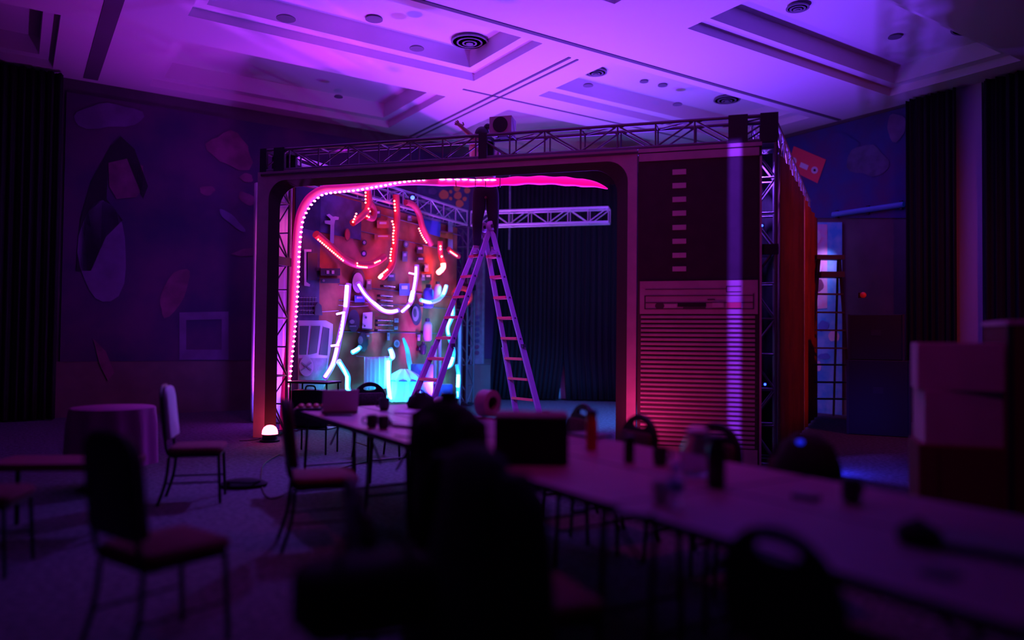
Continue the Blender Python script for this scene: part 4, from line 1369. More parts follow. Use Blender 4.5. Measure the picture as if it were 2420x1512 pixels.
add_hand(wr_l, hand_t - wr_l, 1)
add_hand(wr_r, V((-.3, -.5, .8)), -1)
skin('body', N, Ed, 'skin', per)
TN = [(pel + V((0, 0, .02)), .150), (pel + V((0, 0, .10)), .145), (hl, .112), (hl.lerp(fl_, .25), .098), (hl.lerp(fl_, .48) + V((-.01, -.03, 0)), .078), (hl.lerp(fl_, .75), .066), (fl_ + V((0, .01, .10)), .060),
      (hr, .112), (hr.lerp(fr_, .25), .098), (hr.lerp(fr_, .48) + V((.01, -.03, 0)), .078), (hr.lerp(fr_, .75), .066), (fr_ + V((0, .01, .10)), .060)]
skin('trousers', TN, [(0, 1), (0, 2), (2, 3), (3, 4), (4, 5), (5, 6), (0, 7), (7, 8), (8, 9), (9, 10), (10, 11)], 'trousers', per)
ss = shl.lerp(el_l, .7)
sr = shr.lerp(el_r, .7)
skin('shirt', [(pel + V((0, 0, .07)), .155), (pel.lerp(chest, .5), .145), (chest, (.175, .13)), (chest + V((-.01, 0, .07)), .085), (shl, .078), (ss, .064), (shr, .078), (sr, .064)],
     [(0, 1), (1, 2), (2, 3), (2, 4), (4, 5), (2, 6), (6, 7)], 'shirt', per)
for f_, sx_ in ((fl_, -.02), (fr_, .02)):
    mb = MB()
    mb.loft([[f_ + V((sx_ * (-y / .13) + x * w_, y, z)) for x, z in [(-1, 0), (1, 0), (1, h * .5), (.6, h), (-.6, h), (-1, h * .5)]] for y, w_, h in ((.07, .032, .07), (.02, .042, .105), (-.05, .044, .085), (-.12, .046, .055), (-.175, .034, .035), (-.19, .02, .02))])
    mb.build('shoe', 'shoe', per, world=True, smooth=True)
mb = MB()
mb.sphere(hd + V((.02, .005, .045)), (.105, .095, .105), 16, 12)
mb.sphere(hd + V((.10, 0, .135)), .058, 14, 10)
mb.build('hair', 'hair', per, world=True, smooth=True)

# ------------------------------------------------------------------ tables
TT = V((0.530, -0.848, 0)).normalized()
TN_ = V((-TT.y, TT.x, 0))
TO = V((-2.066, 7.123, 0))
TRZ = math.atan2(TT.y, TT.x)
TLN, TWD, TH = 1.56, .65, .74
FACE_N, FACE_MN, FACE_T = TRZ, TRZ + math.pi, math.radians(212)


def tp(along, across, z=0.0):
    return TO + TT * along + TN_ * across + V((0, 0, z))


t0 = E('folding_table', 'folding table nearest the stage in the row closer to the chairs on the left', 'table', tp(TLN / 2, TWD / 2), TRZ, 'folding tables pushed together')
MB().rbox((0, 0, TH - .015), (TLN - .01, TWD - .01, .026), .02).build('table_top', 'table', t0)
MB().arch([(-TLN / 2 + .003, -TWD / 2 + .003), (TLN / 2 - .003, -TWD / 2 + .003), (TLN / 2 - .003, TWD / 2 - .003), (-TLN / 2 + .003, TWD / 2 - .003), (-TLN / 2 + .003, -TWD / 2 + .003)],
          [(-TLN / 2 + .012, -TWD / 2 + .012), (TLN / 2 - .012, -TWD / 2 + .012), (TLN / 2 - .012, TWD / 2 - .012), (-TLN / 2 + .012, TWD / 2 - .012), (-TLN / 2 + .012, -TWD / 2 + .012)],
          TH - .045, TH - .004, TH - .045, TH - .004, lambda x, y, z: V((x, z, y))).build('edge_band', 'table_edge', t0)
for sx_ in (-1, 1):
    for sy in (-1, 1):
        MB().tube([(sx_ * (TLN / 2 - .16), sy * .22, TH - .03), (sx_ * (TLN / 2 - .16), sy * .25, 0.0)], .014, 8).build('leg', 'steel', t0, smooth=True)
    MB().tube([(sx_ * (TLN / 2 - .16), -.24, .22), (sx_ * (TLN / 2 - .16), .24, .22)], .010, 8).build('crossbar', 'steel', t0, smooth=True)
    MB().tube([(sx_ * (TLN / 2 - .16), 0, .40), (sx_ * (TLN / 2 - .52), 0, TH - .03)], .009, 8).build('brace', 'steel', t0, smooth=True)
names = ['first', 'second', 'third', 'fourth', 'fifth']
tl_ = [['folding table nearest the stage in the nearer row, laptop and snack tray on it', 'folding table second from the stage in the nearer row, two mugs on it', 'folding table third from the stage in the nearer row, empty by the black jacket', 'folding table fourth from the stage in the nearer row, beside the large dark chair', 'folding table at the lower right corner, last of the nearer row'],
       ['folding table nearest the stage in the farther row, black pouch and cloth on it', 'folding table second from the stage in the farther row, cup and dark tray on it', 'folding table third from the stage in the farther row, orange bottle on it', 'folding table fourth from the stage in the farther row, dark mug on it', 'folding table at the right edge, last of the farther row']]
for r_ in range(2):
    for k in range(5):
        loc = tp(TLN * (k + .5), TWD * (r_ + .5))
        if r_ == 0 and k == 0:
            t0.location = loc
            t0['label'] = tl_[0][0]
        else:
            dup(t0, loc, TRZ, tl_[r_][k])

# ------------------------------------------------------------------ chairs
def star(shape, c, n=56, rmax=.6):
    out = []
    for i in range(n):
        t = 2 * math.pi * i / n
        lo, hi = 0.0, rmax
        for _ in range(24):
            m_ = (lo + hi) / 2
            if shape(c[0] + m_ * math.cos(t), c[1] + m_ * math.sin(t)):
                lo = m_
            else:
                hi = m_
        out.append((c[0] + lo * math.cos(t), c[1] + lo * math.sin(t)))
    return out


def back_y(z):
    return -.20 - .10 * (z - .45)


def panel(outer, inner, d0, d1):
    """back panel with an optional hole: rings of matched points, with a softened rim"""
    mb = MB()
    cx = sum(p[0] for p in outer) / len(outer)
    cz = sum(p[1] for p in outer) / len(outer)

    def ring(pts, d, k=0.0):
        return [V((cx + (x - cx) * (1 - k), back_y(z) + d, cz + (z - cz) * (1 - k))) for x, z in pts]
    if inner:
        rs = [ring(inner, d0), ring(outer, d0, .035), ring(outer, (d0 + d1) / 2), ring(outer, d1, .035), ring(inner, d1)]
        n = len(outer)
        vs_ = [p for r_ in rs for p in r_]
        fs = []
        for j in range(5):
            k = (j + 1) % 5
            for i in range(n):
                q = (i + 1) % n
                fs.append((j * n + i, j * n + q, k * n + q, k * n + i))
        mb.add(vs_, fs)
    else:
        mb.loft([ring(outer, d0, .08), ring(outer, d0 + .004, .03), ring(outer, (d0 + d1) / 2), ring(outer, d1 - .004, .03), ring(outer, d1, .08)])
    return mb


def chair(name, label, top, wid, hole, mats, group, seat_w=.43):
    e = E(name, label, 'chair', (0, 0, 0), 0, group)
    cl_, sh, fr_m, st = mats
    MB().rbox((0, .015, .445), (seat_w, .44, .065), .06).build('seat', st, e, smooth=True)
    MB().rbox((0, .015, .405), (seat_w - .03, .41, .02), .05).build('seat_pan', sh, e)
    if hole:
        shp = lambda x, z: z > .50 and (abs(x) < wid / 2 * (1 if z > .55 else .96)) and (z < .66 or (x / (wid / 2)) ** 2 + ((z - .66) / (top - .66)) ** 2 < 1)
        c = (0, top - .075)
        outer = star(shp, c)
        inner = [(c[0] + .085 * math.cos(2 * math.pi * i / 56), c[1] + .026 * math.sin(2 * math.pi * i / 56)) for i in range(56)]
        panel(outer, inner, -.028, .0).build('backrest', sh, e, smooth=True)
        shp2 = lambda x, z: z > .52 and z < top - .125 and (abs(x) < wid / 2 - .03) and (z < .64 or (x / (wid / 2 - .03)) ** 2 + ((z - .64) / (top - .66)) ** 2 < 1)
        panel(star(shp2, (0, .64)), None, .0, .035).build('back_pad', cl_, e, smooth=True)
    else:
        shp = lambda x, z: z > .53 and z < top and abs(x) < wid / 2 * (1 - .12 * max(0, z - .6)) and not (z > top - .10 and (abs(x) - (wid / 2 - .16)) > 0 and ((abs(x) - (wid / 2 - .16)) / .145) ** 2 + ((z - top + .10) / .10) ** 2 > 1)
        outer = star(shp, (0, .75))
        panel(outer, None, -.025, .0).build('backrest', sh, e, smooth=True)
        panel([(x * .93, .75 + (z - .75) * .94) for x, z in outer], None, .0, .04).build('back_pad', cl_, e, smooth=True)
    hx = seat_w / 2 - .03
    for s_ in (-1, 1):
        MB().tube(smoothpath([(s_ * hx, -.19, .40), (s_ * (hx + .01), -.21, .20), (s_ * (hx + .015), -.27, 0.0)], 4), .013, 8).build('leg', fr_m, e, smooth=True)
        MB().tube([(s_ * hx, .20, .41), (s_ * (hx + .01), .22, 0.0)], .013, 8).build('leg', fr_m, e, smooth=True)
        MB().tube(smoothpath([(s_ * hx, -.12, .40), (s_ * hx, -.20, .43), (s_ * (wid / 2 - .03), back_y(.6) - .012, .60), (s_ * (wid / 2 - .05), back_y(.78) - .02, .78)], 4), .012, 8).build('back_post', fr_m, e, smooth=True)
        MB().tube([(s_ * hx, -.21, .18), (s_ * hx, .212, .18)], .008, 8).build('side_stretcher', fr_m, e, smooth=True)
    return e


A_M = ('chair_cloth', 'chair_black', 'chair_frame', 'chair_cloth')
B_M = ('chair_cloth', 'chair_black', 'chair_frame', 'chair_red')
GA, GB = 'round-backed banquet chairs', 'tall-backed banquet chairs'
ca = chair('banquet_chair', 'x', .88, .43, True, A_M, GA)
cb = chair('banquet_chair', 'x', 1.0, .46, False, B_M, GB)
AC = [
    ('round-backed black chair at the far table end, right of the small black side table', at(876, 901, 9.05), FACE_T),
    ('round-backed dark chair behind the orange bottle, nearest the stage opening', at(1372, 951, 6.35), FACE_MN - .12),
    ('round-backed black chair before the left foot of the tower panel, behind the dark can', at(1505, 976, 5.50), FACE_MN - .05),
    ('round-backed black chair in front of the tower panel slats, behind the clear jug', at(1688, 997, 4.95), FACE_MN + .05),
    ('black chair with a bag over it beside the blue light, right of the tower panel', at(1880, 1034, 4.25), FACE_MN),
    ('large dark round-backed chair at the near table edge, lower right', at(1852, 1238, 2.25), FACE_N + .05),
    ('black round-backed chair just below the side-on red-seated chair', at(852, 1163, 2.95), FACE_N - .2),
]
first = True
for lab, p, rz in AC:
    f_ = V((-math.sin(rz), math.cos(rz), 0))
    loc = V((p.x, p.y, 0)) + f_ * .22
    if first:
        ca.location = loc
        ca.rotation_euler = (0, 0, rz)
        ca['label'] = lab
        FR[ca.name] = (Matrix.Translation(loc) @ Matrix.Rotation(rz, 4, 'Z')).inverted()
        first = False
    else:
        dup(ca, loc, rz, lab)
BC = [
    ('tall-backed dark chair in the left foreground, red seat turned to the right', V((-1.60, 3.5, 0)), math.radians(-36)),
    ('tall-backed chair edge-on before the magenta tablecloth, its back coloured pale as if lit', V((-2.72, 6.55, 0)), math.radians(-75)),
    ('tall-backed chair pulled up to the left side of the tables, seen side-on', V((-1.31, 5.25, 0)), -math.pi / 2 + .35),
    ('chair cut off by the left edge of the photo, pale light on its seat', V((-3.18, 4.55, 0)), -math.pi / 2 + .2),
    ('dark chair under the black jacket, at the near edge of the tables', tp(3.93, -.16), FACE_N + .06),
    ('dark chair draped with a black coat in the middle foreground', tp(4.76, -.46), FACE_N - .15),
]
for i, (lab, loc, rz) in enumerate(BC):
    if i == 0:
        cb.location = loc
        cb.rotation_euler = (0, 0, rz)
        cb['label'] = lab
    elif i == 1:
        c2 = chair('banquet_chair', lab, 1.0, .46, False, ('chair_lit_pale', 'chair_black', 'chair_frame', 'chair_red'), GB)
        c2.location = loc
        c2.rotation_euler = (0, 0, rz)
    else:
        dup(cb, loc, rz, lab)


def lump(rings, m, name, parent, amp=.02, seg=28, seed=0, world=True):
    rs = []
    for k, (c, rx, ry, rz) in enumerate(rings):
        r_ = []
        for i in range(seg):
            t = 2 * math.pi * i / seg
            kx = 1 + amp * 6 * noise.noise(V((math.cos(t) * 2.1, math.sin(t) * 2.1, k * .8 + seed * 3.1)))
            p = V((rx * kx * math.cos(t), ry * kx * math.sin(t), 0))
            p.rotate(Matrix.Rotation(rz, 3, 'Z'))
            r_.append(V(c) + p)
        rs.append(r_)
    return MB().loft(rs).build(name, m, parent, world=world, smooth=True)


# black jacket on the chair at the near table edge
jc = tp(3.93, -.38)
jk = E('jacket', 'black hooded jacket hung over a chair at the near table edge, left of the carton', 'jacket', jc, 0)
r0 = FACE_N
lump([(jc + V((0, 0, z)), a, b, r0) for z, a, b in ((.50, .24, .10), (.62, .27, .11), (.80, .27, .11), (.93, .275, .10), (1.02, .27, .09), (1.085, .24, .075), (1.11, .16, .06), (1.125, .09, .05))], 'black_fabric', 'body', jk, seed=1)
for s_ in (-1, 1):
    b = jc + TT * (.26 * s_)
    lump([(b + V((0, 0, z)) + TT * (s_ * o), a, a, 0) for z, a, o in ((.40, .045, .05), (.52, .06, .05), (.72, .07, .03), (.90, .075, 0), (1.04, .07, -.02), (1.08, .03, -.04))], 'black_fabric', 'sleeve', jk, seed=3 + s_)
lump([(jc - TN_ * .08 + V((0, 0, z)), a, b, r0) for z, a, b in ((.80, .06, .03), (.86, .12, .06), (.94, .14, .08), (1.02, .11, .07), (1.06, .05, .03))], 'black_fabric', 'hood', jk, seed=7)
lump([(jc + TT * .02 + V((0, 0, z)), a, a, 0) for z, a in ((1.10, .05), (1.14, .045), (1.17, .04))], 'black_fabric', 'collar', jk, seed=9)
kc = tp(4.76, -.68)
ck = E('coat', 'long black coat spread over the chair in the middle foreground, hanging to the floor', 'coat', kc, 0)
r0 = FACE_N - .15
lump([(kc + V((0, 0, z)) + TN_ * o, a, b, r0) for z, a, b, o in ((.06, .36, .20, -.08), (.25, .37, .20, -.06), (.45, .36, .18, -.04), (.65, .33, .14, 0), (.82, .30, .12, 0), (.93, .27, .10, 0), (1.0, .20, .07, 0), (1.03, .09, .04, 0))], 'black_fabric', 'body', ck, seed=11)
for s_ in (-1, 1):
    b = kc + TT * (.30 * s_)
    lump([(b + V((0, 0, z)) + TT * (s_ * o), a, a, 0) for z, a, o in ((.30, .05, .08), (.45, .07, .08), (.70, .08, .04), (.88, .08, 0), (.97, .05, -.05))], 'black_fabric', 'sleeve', ck, seed=13 + s_)
bgc = at(850, 1320, 2.62)
bb = E('duffel_bag', 'black duffel bag on the seat of the nearest round-backed chair, lower centre', 'bag', (bgc.x + .05, bgc.y - .15, .48), .5)
MB().rbox((0, 0, .11), (.46, .26, .22), .10).build('body', 'black_fabric', bb, smooth=True)
MB().tube(smoothpath([(-.12, -.1, .20), (-.08, -.06, .30), (.08, -.06, .30), (.12, -.1, .20)], 5), .012, 8).build('handle', 'black_fabric', bb, smooth=True)
q = at(1880, 1060, 4.12)
bg = E('backpack', 'black backpack hung on the chair beside the blue light', 'bag', V((q.x, q.y, .50)), FACE_MN)
lump([((0, -.10, z), a, b, 0) for z, a, b in ((.0, .17, .09), (.08, .21, .12), (.25, .20, .12), (.36, .15, .09), (.41, .07, .05))], 'black_fabric', 'body', bg, seed=15, world=False)
lump([((0, -.19, z), a, b, 0) for z, a, b in ((.03, .10, .04), (.08, .14, .05), (.17, .13, .05), (.21, .08, .03))], 'black_fabric', 'front_pocket', bg, seed=16, world=False)
q = at(1888, 1046, 4.05)
e = E('phone_charger_light', 'small glowing blue light resting on the black backpack', 'light', q, 0)
MB().rbox((0, 0, 0), (.05, .035, .03), .012).build('housing', 'black_plastic', e, smooth=True)
MB().sphere((0, -.018, .006), (.022, .010, .014), 12, 8).build('lens', mat('dim_blue', (.1, .15, .8), .4, emit=(0.01, .02, .9), es=.8), e, smooth=True)

# ------------------------------------------------------------------ things on the tables
ZT = TH


def ont(px, py, z=ZT):
    return onz(px, py, z)


def mug(label, p, m='mug', r=.042, h=.095, ang=2.6):
    e = E('mug', label, 'mug', p, ang, 'dark mugs on the tables')
    MB().lathe([(r * .72, 0), (r * .85, .004), (r, h * .35), (r, h), (r * .9, h), (r * .88, .012), (.001, .010)], (0, 0, 0), 24).build('body', m, e, smooth=True)
    MB().tube(smoothpath([(r * .95, 0, h * .78), (r + .028, 0, h * .74), (r + .030, 0, h * .38), (r * .92, 0, h * .25)], 5), .006, 8).build('handle', m, e, smooth=True)
    return e


mug('left one of the two dark mugs side by side on the table', ont(879, 1010), ang=3.0)
mug('right one of the two dark mugs side by side on the table', ont(906, 1013), ang=-.6)
mug('dark mug standing alone farther back, in front of the round-backed chair', ont(908, 968), ang=3.3, r=.048, h=.11)
mug('dark mug on the far row right of the clear jug', ont(2012, 1186), ang=.5)
mug('small dark mug farther right behind the black carton, near the dark can', ont(1560, 1098), ang=.4)


def bottle(name, label, p, r, h, body, cap, cat='bottle', neck=.5, label_m=None):
    e = E(name, label, cat, p, 0)
    MB().lathe([(r * .9, 0), (r, .006), (r, h * .72), (r * .8, h * .80), (r * neck, h * .87), (r * neck, h * .90)], (0, 0, 0), 22).build('body', body, e, smooth=True)
    MB().lathe([(r * (neck + .1), h * .885), (r * (neck + .1), h * .99), (r * neck, h)], (0, 0, 0), 20).build('cap', cap, e, smooth=True)
    if label_m:
        MB().lathe([(r * 1.01, h * .30), (r * 1.012, h * .31), (r * 1.012, h * .58), (r * 1.01, h * .59)], (0, 0, 0), 22).build('wrap_label', label_m, e, smooth=True)
    return e


bottle('drink_bottle', 'orange-red drinking bottle with a dark cap on the far side of the tables', ont(1398, 1062), .036, .245, 'bottle_red', 'black_plastic', neck=.85)
bottle('drink_can', 'slim dark can on the far row in front of a round-backed chair', ont(1487, 1092), .030, .15, 'bottle_dark', 'black_plastic', 'can', neck=.85)
bottle('thermos', 'tall dark thermos flask right of the clear jug', ont(1692, 1148), .044, .24, 'bottle_dark', 'black_plastic', 'flask', neck=.8)
bottle('water_bottle', 'small water bottle with a blue cap and pale label on the near row', ont(1598, 1192), .032, .17, 'clear', 'cap_blue', neck=.55, label_m='label_blue')
bottle('sauce_bottle', 'small white bottle with a dark cap behind the black carton', ont(1290, 1004), .045, .115, 'white_plastic', 'bottle_dark', neck=.55)
bottle('water_bottle', 'tiny dark bottle standing among the clutter by the ladder foot', ont(1046, 958), .028, .13, 'bottle_dark', 'white_plastic', neck=.55)
j = E('water_jug', 'clear round-bellied water jug with a handle, left of the dark thermos', 'jug', ont(1648, 1120), .3)
MB().lathe([(.055, 0), (.07, .005), (.085, .06), (.085, .12), (.06, .17), (.055, .20), (.062, .215), (.057, .215), (.050, .20), (.054, .17), (.079, .12), (.079, .06), (.06, .010), (.001, .008)], (0, 0, 0), 26).build('body', 'clear', j, smooth=True)
MB().tube(smoothpath([(.06, 0, .19), (.13, 0, .18), (.135, 0, .08), (.083, 0, .06)], 5), .008, 8).build('handle', 'clear', j, smooth=True)
MB().lathe([(.001, .19), (.05, .195), (.055, .225), (.03, .24), (.001, .242)], (0, 0, 0), 22).build('lid', 'white_plastic', j, smooth=True)
c_ = E('plastic_cup', 'pale plastic cup left of the blue-capped water bottle', 'cup', ont(1560, 1185), 0)
MB().lathe([(.026, 0), (.028, .004), (.036, .085), (.034, .085), (.026, .006), (.001, .005)], (0, 0, 0), 20).build('body', 'white_plastic', c_, smooth=True)

# black carton with a pinkish lid
p0, p1 = ont(1146, 1098), ont(1322, 1100)
bxc = (p0 + p1) / 2
dv = (p1 - p0)
e = E('carton', 'large black carton with a flat pinkish lid standing on the tables, right of the jacket', 'box', (bxc.x + .05, bxc.y + .16, ZT), math.atan2(dv.y, dv.x) * .6)
W_ = dv.length * 1.0
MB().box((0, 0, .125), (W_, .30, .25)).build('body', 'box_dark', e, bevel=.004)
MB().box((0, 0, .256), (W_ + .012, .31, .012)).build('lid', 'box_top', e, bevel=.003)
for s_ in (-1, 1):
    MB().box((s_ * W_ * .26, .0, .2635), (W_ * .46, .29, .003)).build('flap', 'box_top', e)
MB().box((0, -.154, .20), (.10, .006, .03)).build('grip', 'black_plastic', e)
# laptop, tray, notebooks
p = ont(802, 974)
e = E('laptop', 'open laptop with a pale lid on the table nearest the stage', 'laptop', (p.x, p.y, ZT), FACE_T - .25)
MB().rbox((0, 0, .010), (.31, .22, .018), .012).build('base', 'grey_plastic', e)
rm = Matrix.Rotation(math.radians(-15), 3, 'X')
MB().box(V((0, .115, .115)), (.31, .010, .20), rm=rm).build('lid', 'white_plastic', e, bevel=.003)
MB().box(V((0, .01, .0195)), (.27, .11, .001)).build('keyboard', 'black_plastic', e)
p = ont(738, 968)
e = E('snack_tray', 'low dark tray of reddish snacks at the stage end of the table', 'tray', (p.x, p.y, ZT), TRZ + 1.2)
MB().rbox((0, 0, .012), (.30, .18, .024), .02).build('tray', 'black_plastic', e)
for i in range(4):
    for k in range(2):
        MB().sphere((-.10 + i * .067, -.04 + k * .08, .035), (.028, .032, .020), 12, 8).build('snack', 'snack', e, smooth=True)
for nm, lab, px, py, sz, m, rz in (
        ('notebook', 'dark closed notebook beside the two mugs', 965, 1008, (.26, .18, .02), 'grey_plastic', TRZ + .4),
        ('paper_sheet', 'mauve sheet of card lying on the table left of the jacket', 985, 974, (.36, .26, .006), 'paper', TRZ + .9),
        ('notebook', 'thin dark notebook in front of the open laptop', 800, 982, (.24, .05, .012), 'black_plastic', 0.05),
        ('tablet', 'dark tablet lying on the far row right of the carton', 1392, 1030, (.30, .20, .014), 'black_plastic', TRZ),
        ('wallet', 'small dark wallet on the far row near the dark mug', 1905, 1178, (.11, .08, .018), 'black_plastic', TRZ + .3),
        ('phone', 'black phone on the near row left of the large dark chair', 1500, 1215, (.15, .075, .010), 'black_plastic', TRZ + .6),
        ('laptop', 'closed black laptop at the right edge on the last table', 2340, 1300, (.34, .24, .025), 'black_plastic', TRZ + .2),
        ('coaster', 'dark square coaster near the lower right corner', 2222, 1358, (.09, .09, .008), 'black_plastic', TRZ),
        ('remote_control', 'small dark remote beside the notebook, near the two mugs', 930, 1002, (.14, .045, .018), 'black_plastic', TRZ + .2)):
    p = ont(px, py)
    e = E(nm, lab, nm.replace('_', ' '), (p.x, p.y, ZT), rz)
    MB().rbox((0, 0, sz[2] / 2 + .0005), sz, min(.012, sz[2])).build('cover', m, e)
    if nm in ('notebook', 'laptop', 'tablet', 'phone', 'remote_control', 'wallet'):
        MB().box((0, 0, sz[2] + .001), (sz[0] * .86, sz[1] * .8, .001)).build({'notebook': 'cover_panel', 'laptop': 'lid_panel', 'wallet': 'flap'}.get(nm, 'screen' if nm != 'remote_control' else 'keypad'), 'grey_plastic', e)
p = ont(2172, 1285)
e = E('headphone_case', 'black rounded headphone case on the last table, right', 'case', (p.x, p.y, ZT), TRZ)
lump([((0, 0, z), a, b, 0) for z, a, b in ((.0, .065, .05), (.02, .075, .06), (.05, .068, .052), (.07, .04, .03))], 'black_fabric', 'shell', e, seed=21, world=False)
MB().tube(smoothpath([(-.03, .0, .06), (0, 0, .085), (.03, 0, .06)], 4), .006, 8).build('carry_loop', 'black_fabric', e, smooth=True)
p = ont(995, 962)
e = E('pouch', 'black pouch lying at the stage end of the far row, before the ladder foot', 'bag', (p.x, p.y, ZT), .3)
lump([((0, 0, z), a, b, .2) for z, a, b in ((.0, .13, .09), (.04, .15, .10), (.10, .12, .07), (.14, .06, .04))], 'black_fabric', 'body', e, seed=23, world=False)
MB().tube(smoothpath([(-.09, 0, .10), (-.02, -.03, .17), (.07, 0, .11)], 5), .008, 8).build('strap', 'black_fabric', e, smooth=True)
p = ont(1034, 962)
e = E('crumpled_cloth', 'crumpled pale cloth among the clutter before the ladder foot', 'cloth', (p.x + .02, p.y + .05, ZT), .3)
lump([((0, 0, z), a, b, .2) for z, a, b in ((.0, .11, .08), (.03, .12, .08), (.07, .08, .05), (.10, .03, .02))], 'white_cloth', 'cloth', e, seed=25, amp=.05, world=False)
p = ont(1152, 985)
e = E('paper_roll', 'pinkish roll standing on edge between the jacket and the carton', 'roll', (p.x, p.y + .05, ZT), .9)
rm = Matrix.Rotation(math.pi / 2, 3, 'X')
MB().lathe([(.10, -.06), (.115, -.055), (.115, .055), (.10, .06), (.062, .06), (.062, -.06)], (0, 0, .115), 28, rm).build('roll', 'carton', e, smooth=True)
MB().lathe([(.06, -.05), (.06, .05), (.055, .05), (.055, -.05)], (0, 0, .115), 22, rm).build('core', 'box_top', e, smooth=True)
mb = MB().tube(smoothpath([ont(930, 1030) + V((0, 0, .006)), ont(985, 1034) + V((0, 0, .006)), ont(1120, 1015) + V((0, 0, .006))], 8), .005, 6)
tag(mb.build('cable', 'cable', smooth=True, origin=ont(930, 1030)), 'thin black cable lying across the table from the notebook toward the carton', 'cable')

# side table at the far end
p = onz(738, 1010, .0)
p = at(738, 905, 9.3)
e = E('side_table', 'small black side table with a thin top, in front of the pink strip', 'table', (p.x, p.y, 0), math.radians(-16))
MB().box((.03, 0, .86), (.56, .34, .025)).build('table_top', 'black_plastic', e, bevel=.004)
for s_ in (-1, 1):
    for t_ in (-1, 1):
        MB().tube([(.03 + s_ * .25, t_ * .14, .85), (.03 + s_ * .25, t_ * .14, 0)], .012, 8).build('leg', 'black_plastic', e)
MB().box((.03, 0, .30), (.50, .28, .015)).build('shelf', 'black_plastic', e)
e = E('flight_case', 'black rounded case standing under the thin side table top', 'case', (p.x - .02, p.y, .308), math.radians(-16))
MB().rbox((0, 0, .23), (.42, .24, .45), .05).build('body', 'black_plastic', e, smooth=True)
MB().box((0, -.122, .20), (.28, .006, .01)).build('seam', 'steel', e)
MB().tube(smoothpath([(-.07, 0, .455), (-.05, 0, .50), (.05, 0, .50), (.07, 0, .455)], 4), .010, 8).build('handle', 'black_plastic', e, smooth=True)

# ------------------------------------------------------------------ left side
p = onz(268, 962, .74)
e = E('cocktail_table', 'small round table under a magenta cloth at the far left', 'table', (p.x, p.y, 0), 0)
R_ = .36
MB().lathe([(R_ * .98, .742), (R_, .735), (R_, .70)], (0, 0, 0), 32).build('table_top', 'tablecloth', e, smooth=True)
rings = []
for z, k in ((.738, 1.01), (.60, 1.03), (.40, 1.05), (.22, 1.07)):
    rings.append([V((R_ * k * (1 + (.05 if z < .7 else 0) * math.sin(11 * t)) * math.cos(t), R_ * k * (1 + (.05 if z < .7 else 0) * math.sin(11 * t)) * math.sin(t), z)) for t in [2 * math.pi * i / 88 for i in range(88)]])
MB().loft(rings, cap=False).build('cloth_skirt', 'tablecloth', e, smooth=True)
MB().cyl((0, 0, .03), (0, 0, .72), .03).build('pedestal', 'steel', e)
MB().lathe([(.24, 0), (.24, .02), (.05, .04)], (0, 0, 0), 24).build('base', 'steel', e)
p = onz(130, 1095, .50)
e = E('bench', 'low bench with a flat red top behind the chair at the left edge', 'bench', (p.x, p.y + .15, 0), .1)
MB().box((0, 0, .48), (.95, .42, .05)).build('top', 'redtop', e, bevel=.006)
for s_ in (-1, 1):
    for t_ in (-1, 1):
        MB().cyl((s_ * .42, t_ * .16, .46), (s_ * .42, t_ * .16, 0), .018).build('leg', 'steel', e)
p = onz(576, 1150)
e = E('floor_bag', 'flat dark bag lying alone on the carpet, left of the tables', 'bag', p, .2)
lump([((0, 0, z), a, b, 0) for z, a, b in ((.0, .20, .13), (.03, .21, .14), (.06, .17, .11), (.08, .08, .05))], 'black_fabric', 'body', e, seed=31, world=False)
MB().tube(smoothpath([(-.14, -.06, .06), (-.05, -.14, .07), (.08, -.13, .06), (.15, -.05, .06)], 5), .008, 8).build('strap', 'black_fabric', e, smooth=True)
p = onz(232, 972, .0)
mb = MB().tube(smoothpath([onz(660, 1075) + V((0, 0, .008)), onz(620, 1105) + V((0, 0, .008)), onz(640, 1180) + V((0, 0, .008)), onz(760, 1120) + V((0, 0, .008)), onz(900, 1085) + V((0, 0, .008))], 8), .007, 6)
tag(mb.build('floor_cable', 'cable', smooth=True, origin=onz(660, 1075)), 'black cable looping over the carpet left of the tables', 'cable')

# ------------------------------------------------------------------ right side
b0 = at(2268, 1000, 4.75)
sc_ = E('crate', 'dark red crate at the bottom of the stack of cartons on the right', 'crate', (b0.x, b0.y, 0), -.35)
MB().box((0, 0, .40), (.52, .42, .80)).build('body', 'carton_red', sc_, bevel=.01)
for s_ in (-1, 1):
    MB().box((s_ * .18, -.213, .40), (.04, .012, .78)).build('batten', 'carton_red', sc_)
for lab, z, h, dx, m in (('pale carton in the middle of the stack on the right', .80, .33, .01, 'carton'), ('topmost pale carton of the stack on the right', 1.131, .29, -.015, 'carton')):
    e = E('carton', lab, 'box', (b0.x + dx, b0.y, z), -.35 + dx * 3, 'cartons stacked on the right')
    MB().box((0, 0, h / 2), (.48, .38, h)).build('body', m, e, bevel=.004)
    MB().box((0, 0, h + .0015), (.46, .05, .002)).build('tape', 'paper', e)
    for s_ in (-1, 1):
        MB().box((0, s_ * .095, h + .001), (.47, .185, .001)).build('flap', m, e)
b1 = at(2500, 900, 4.4)
e = E('road_case', 'tall dark brown case cut off by the right edge, behind the cartons', 'case', (b1.x, b1.y + .2, 0), -.3)
MB().box((0, 0, .78), (.42, .5, 1.5)).build('body', 'carton_red', e, bevel=.01)
MB().box((0, 0, 1.545), (.43, .51, .03)).build('lid', 'carton', e, bevel=.004)
for s_ in (-1, 1):
    MB().tube([(s_ * .15, -.2, .0), (s_ * .15, -.2, .05)], .03, 10).build('caster', 'black_plastic', e)
    MB().box((s_ * .2, -.252, .78), (.03, .012, 1.5)).build('corner_strip', 'steel', e)
e = E('chair_back_bag', 'black padded bag leaning on the crate, right of the stack', 'bag', (b0.x + .30, b0.y - .55, 0), 0)
